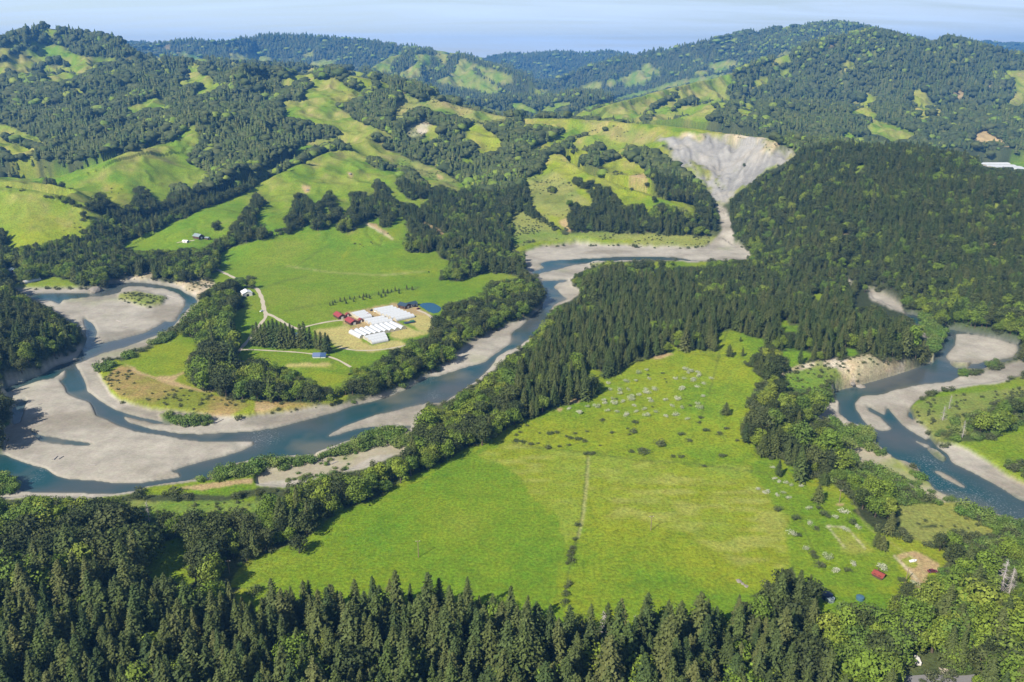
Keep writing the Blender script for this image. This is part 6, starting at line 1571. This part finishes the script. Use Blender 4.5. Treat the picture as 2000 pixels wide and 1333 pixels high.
# dark shrubs of the meadow (tile coordinates of the photo), size in metres
SH = """110,770,3 205,825,2 60,820,3 30,840,3 280,830,5 330,825,4 400,850,3 435,865,4 490,870,5 540,890,4 465,825,3 555,812,2.5 270,930,5 355,925,3 420,912,3 20,890,5 75,895,5 140,908,4 190,900,2.5 665,728,4 748,825,3.5
920,748,5 905,812,6 870,835,2.5 1110,905,8 1265,838,5 1315,880,4.5 1450,808,5 1535,835,5 1600,795,4 1560,995,5 975,975,8 885,965,4 1190,1003,4 1255,1000,4 1430,1068,3 1120,378,3 1140,420,2 1150,445,2 780,570,2.5 655,915,2
1045,628,2 150,635,3 1320,620,3 1405,710,4 1390,745,3 585,980,5 1010,395,3 860,790,2 10,720,4 30,780,2 90,715,3"""
SHL = ("dark flattish shrub", "grey green meadow shrub", "small dark shrub", "low brownish shrub")
for i, s_ in enumerate(SH.split()):
    x_, y_, z_ = [float(v) for v in s_.split(',')]; px_, py_ = 1000 + x_ / 3.808, 630 + y_ / 3.808
    where = ("left of the straw field's top corner" if px_ < 1080 and py_ > 840 else "near the wood at the meadow's left side" if px_ < 1080 else "above the ditch line's far end" if px_ < 1200 and py_ > 830 else
             "below the blossom trees" if py_ > 820 and px_ < 1350 else "beside the wheel tracks" if px_ > 1350 else "among the blossom trees")
    lone('brush', px_, py_ + 1, z_ * .42, ("large " if z_ > 4.5 else "small " if z_ < 3 else "") + SHL[i % 4] + " " + where, "meadow_shrub", "shrub", 2.2, "meadow shrubs " + where)
for i, (px_, py_, z_) in enumerate([(1129, 1028, 4), (1124, 1056, 3), (1119, 1073, 3.5), (1116, 1082, 4), (1111, 1088, 3), (1117, 1097, 4.5), (1108, 1103, 2.5), (1112, 1141, 3.5), (1106, 1148, 3), (1104, 1164, 4), (1101, 1178, 4), (1146, 888, 4)]):
    lone('brush', px_, py_ + 1, z_ * .6, "dark shrub on the field's dividing ditch, number %s from far end" % ("two", "three", "four", "five", "six", "seven", "eight", "nine", "ten", "eleven", "twelve", "one")[i], "ditch_shrub", "shrub", 1.5, "shrubs on the dividing ditch")
PROTO['blossom'] = [(bush_mesh(71 + i, M_BLOOM, "blossom_crown", 42, 7, .055), None) for i in range(3)]
BL = """940,375 1000,355 1020,420 1290,350 1310,375 1380,372 1390,398 1215,418 1280,418 1350,435 1425,455 1375,480 1265,498 1480,415 715,455 850,440 920,435 730,500 800,505 865,500 995,500 1060,500 805,530 945,540 1000,525
685,580 750,570 885,560 825,590 1020,570 760,605 690,600 910,620 1230,570 1420,550 1380,605 1395,635 1265,638 425,645 500,675 560,575 560,628 630,628 710,660 780,665 850,690 925,665 985,650 1000,695 1070,668 1145,700 1215,690 1305,720 1190,625 890,575 1035,590 1140,575 1330,365"""
for i, s_ in enumerate(BL.split()):
    x_, y_ = [float(v) for v in s_.split(',')]; px_, py_ = 1000 + x_ / 3.808, 630 + y_ / 3.808
    where = ("in the dense middle of the meadow group" if 1165 < px_ < 1290 and py_ > 755 else "at the meadow group's left end" if px_ <= 1165 else "in the upper rows near the wood" if py_ < 760 else "right of the dense group")
    big = (i * 7 % 3) == 0
    lone('blossom', px_, py_ + 1.5, 3.4 if big else 2.4, ("taller" if big else "low") + " pale blossoming tree " + where, "blossom_tree", "tree", 1.3, "blossom trees " + where)
BR = """80,55 305,40 380,42 560,70 445,105 500,110 215,125 310,150 350,195 180,235 225,245 670,185 630,145 280,340 320,380 440,410 345,410 635,460 380,470 505,515 595,515 850,490 985,580 1090,600 420,90 570,200"""
for i, s_ in enumerate(BR.split()):
    x_, y_ = [float(v) for v in s_.split(',')]; px_, py_ = 1500 + x_ / 3.808, 983 + y_ / 3.808
    where = "above the red cabin" if py_ < 1080 and px_ > 1600 else "left of the garden plot" if py_ < 1060 else "around the red cabin"
    lone('blossom' if i % 2 else 'brush', px_, py_ + 1, (2.8 if i % 3 else 3.8) * .8, ("pale flowering shrub " if i % 2 else "green shrub ") + where, "pasture_shrub", "shrub", 1.5, "pasture shrubs " + where)
for i, (px_, py_) in enumerate([(1509, 916), (1513, 937), (1521, 944), (1535, 945), (1545, 950), (1564, 951), (1480, 957), (1500, 962), (1493, 965), (1530, 965), (1518, 970), (1540, 975)]):
    lone('blossom', px_, py_, 1.8, "small pale shrub dotted around the big corner conifer", "pale_shrub", "shrub", 1.5, "pale shrubs around the corner conifer")
# newly planted row by the farm
for i, s_ in enumerate("430,375 470,370 495,340 565,325 620,305 640,350 690,295 740,325 750,290 815,275 860,300 870,265 905,270 940,255 950,285 1065,240 1100,270 1125,215 1150,250 1180,215 1230,200 1280,185 1330,220 1330,180 1430,165 1500,170".split()):
    x_, y_ = [float(v) for v in s_.split(',')]
    lone('conifer', 580 + x_ / 6.667, 541.5 + y_ / 6.667, random.uniform(3.5, 6), "young planted tree in the double row across the farm meadow", "young_tree", "tree", 1.7, "young planted double row")
# ------------------------------------------------------------------ the air
import bmesh
bm = bmesh.new(); bmesh.ops.create_cube(bm, size=1)
me = bpy.data.meshes.new('haze'); bm.to_mesh(me); bm.free()
mh = bpy.data.materials.new('pale_air'); mh.use_nodes = True; nt = mh.node_tree; nt.nodes.clear()
oh = nt.nodes.new('ShaderNodeOutputMaterial'); vh = nt.nodes.new('ShaderNodeVolumePrincipled')
vh.inputs['Color'].default_value = (.12, .42, 1.0, 1); vh.inputs['Density'].default_value = 7.5e-5; vh.inputs['Anisotropy'].default_value = 0.0
nt.links.new(vh.outputs[0], oh.inputs['Volume']); me.materials.append(mh)
hz = link(bpy.data.objects.new('haze', me)); zlo, zhi = float(Z.min()) - 8.0, float(Z.max()) + 45
hz.location = (0, 4600, (zlo + zhi) / 2); hz.scale = (47500, 12800, zhi - zlo); hz['kind'] = 'stuff'; hz['label'] = "thin blue haze over the far ridges"
# ------------------------------------------------------------------ tell apart the things that would share a label
for _pass in range(2):
    _d = {}
    for o in COL.objects:
        if o.parent is None and 'category' in o and 'kind' not in o: _d.setdefault(o['label'], []).append(o)
    for lab, os_ in _d.items():
        n_ = len(os_)
        if n_ < 2 or len(lab.split()) > 14: continue
        pp_ = [project(o.location.x, o.location.y, o.location.z) for o in os_]
        order = sorted(range(n_), key=lambda i: pp_[i][0])
        nc = n_ if n_ <= 3 else 3 if n_ <= 6 else 5
        names = {2: ("left", "right"), 3: ("left", "middle", "right"), 5: ("far left", "left", "middle", "right", "far right")}[nc]
        cell = {i: k_ * nc // n_ for k_, i in enumerate(order)}
        for c_ in range(nc):
            m_ = sorted((i for i in cell if cell[i] == c_), key=lambda i: pp_[i][1])
            rn_ = {1: ("",), 2: ("upper ", "lower "), 3: ("upper ", "central ", "lower ")}.get(len(m_), ("top ", "upper ", "lower ", "bottom "))
            for r_k, i in enumerate(m_):
                nl_ = lab + ", " + rn_[r_k * len(rn_) // len(m_)] + names[c_]; os_[i]['label'] = " ".join((nl_ if len(nl_.split()) <= 16 else nl_.replace(" the ", " ")).split()[:16])
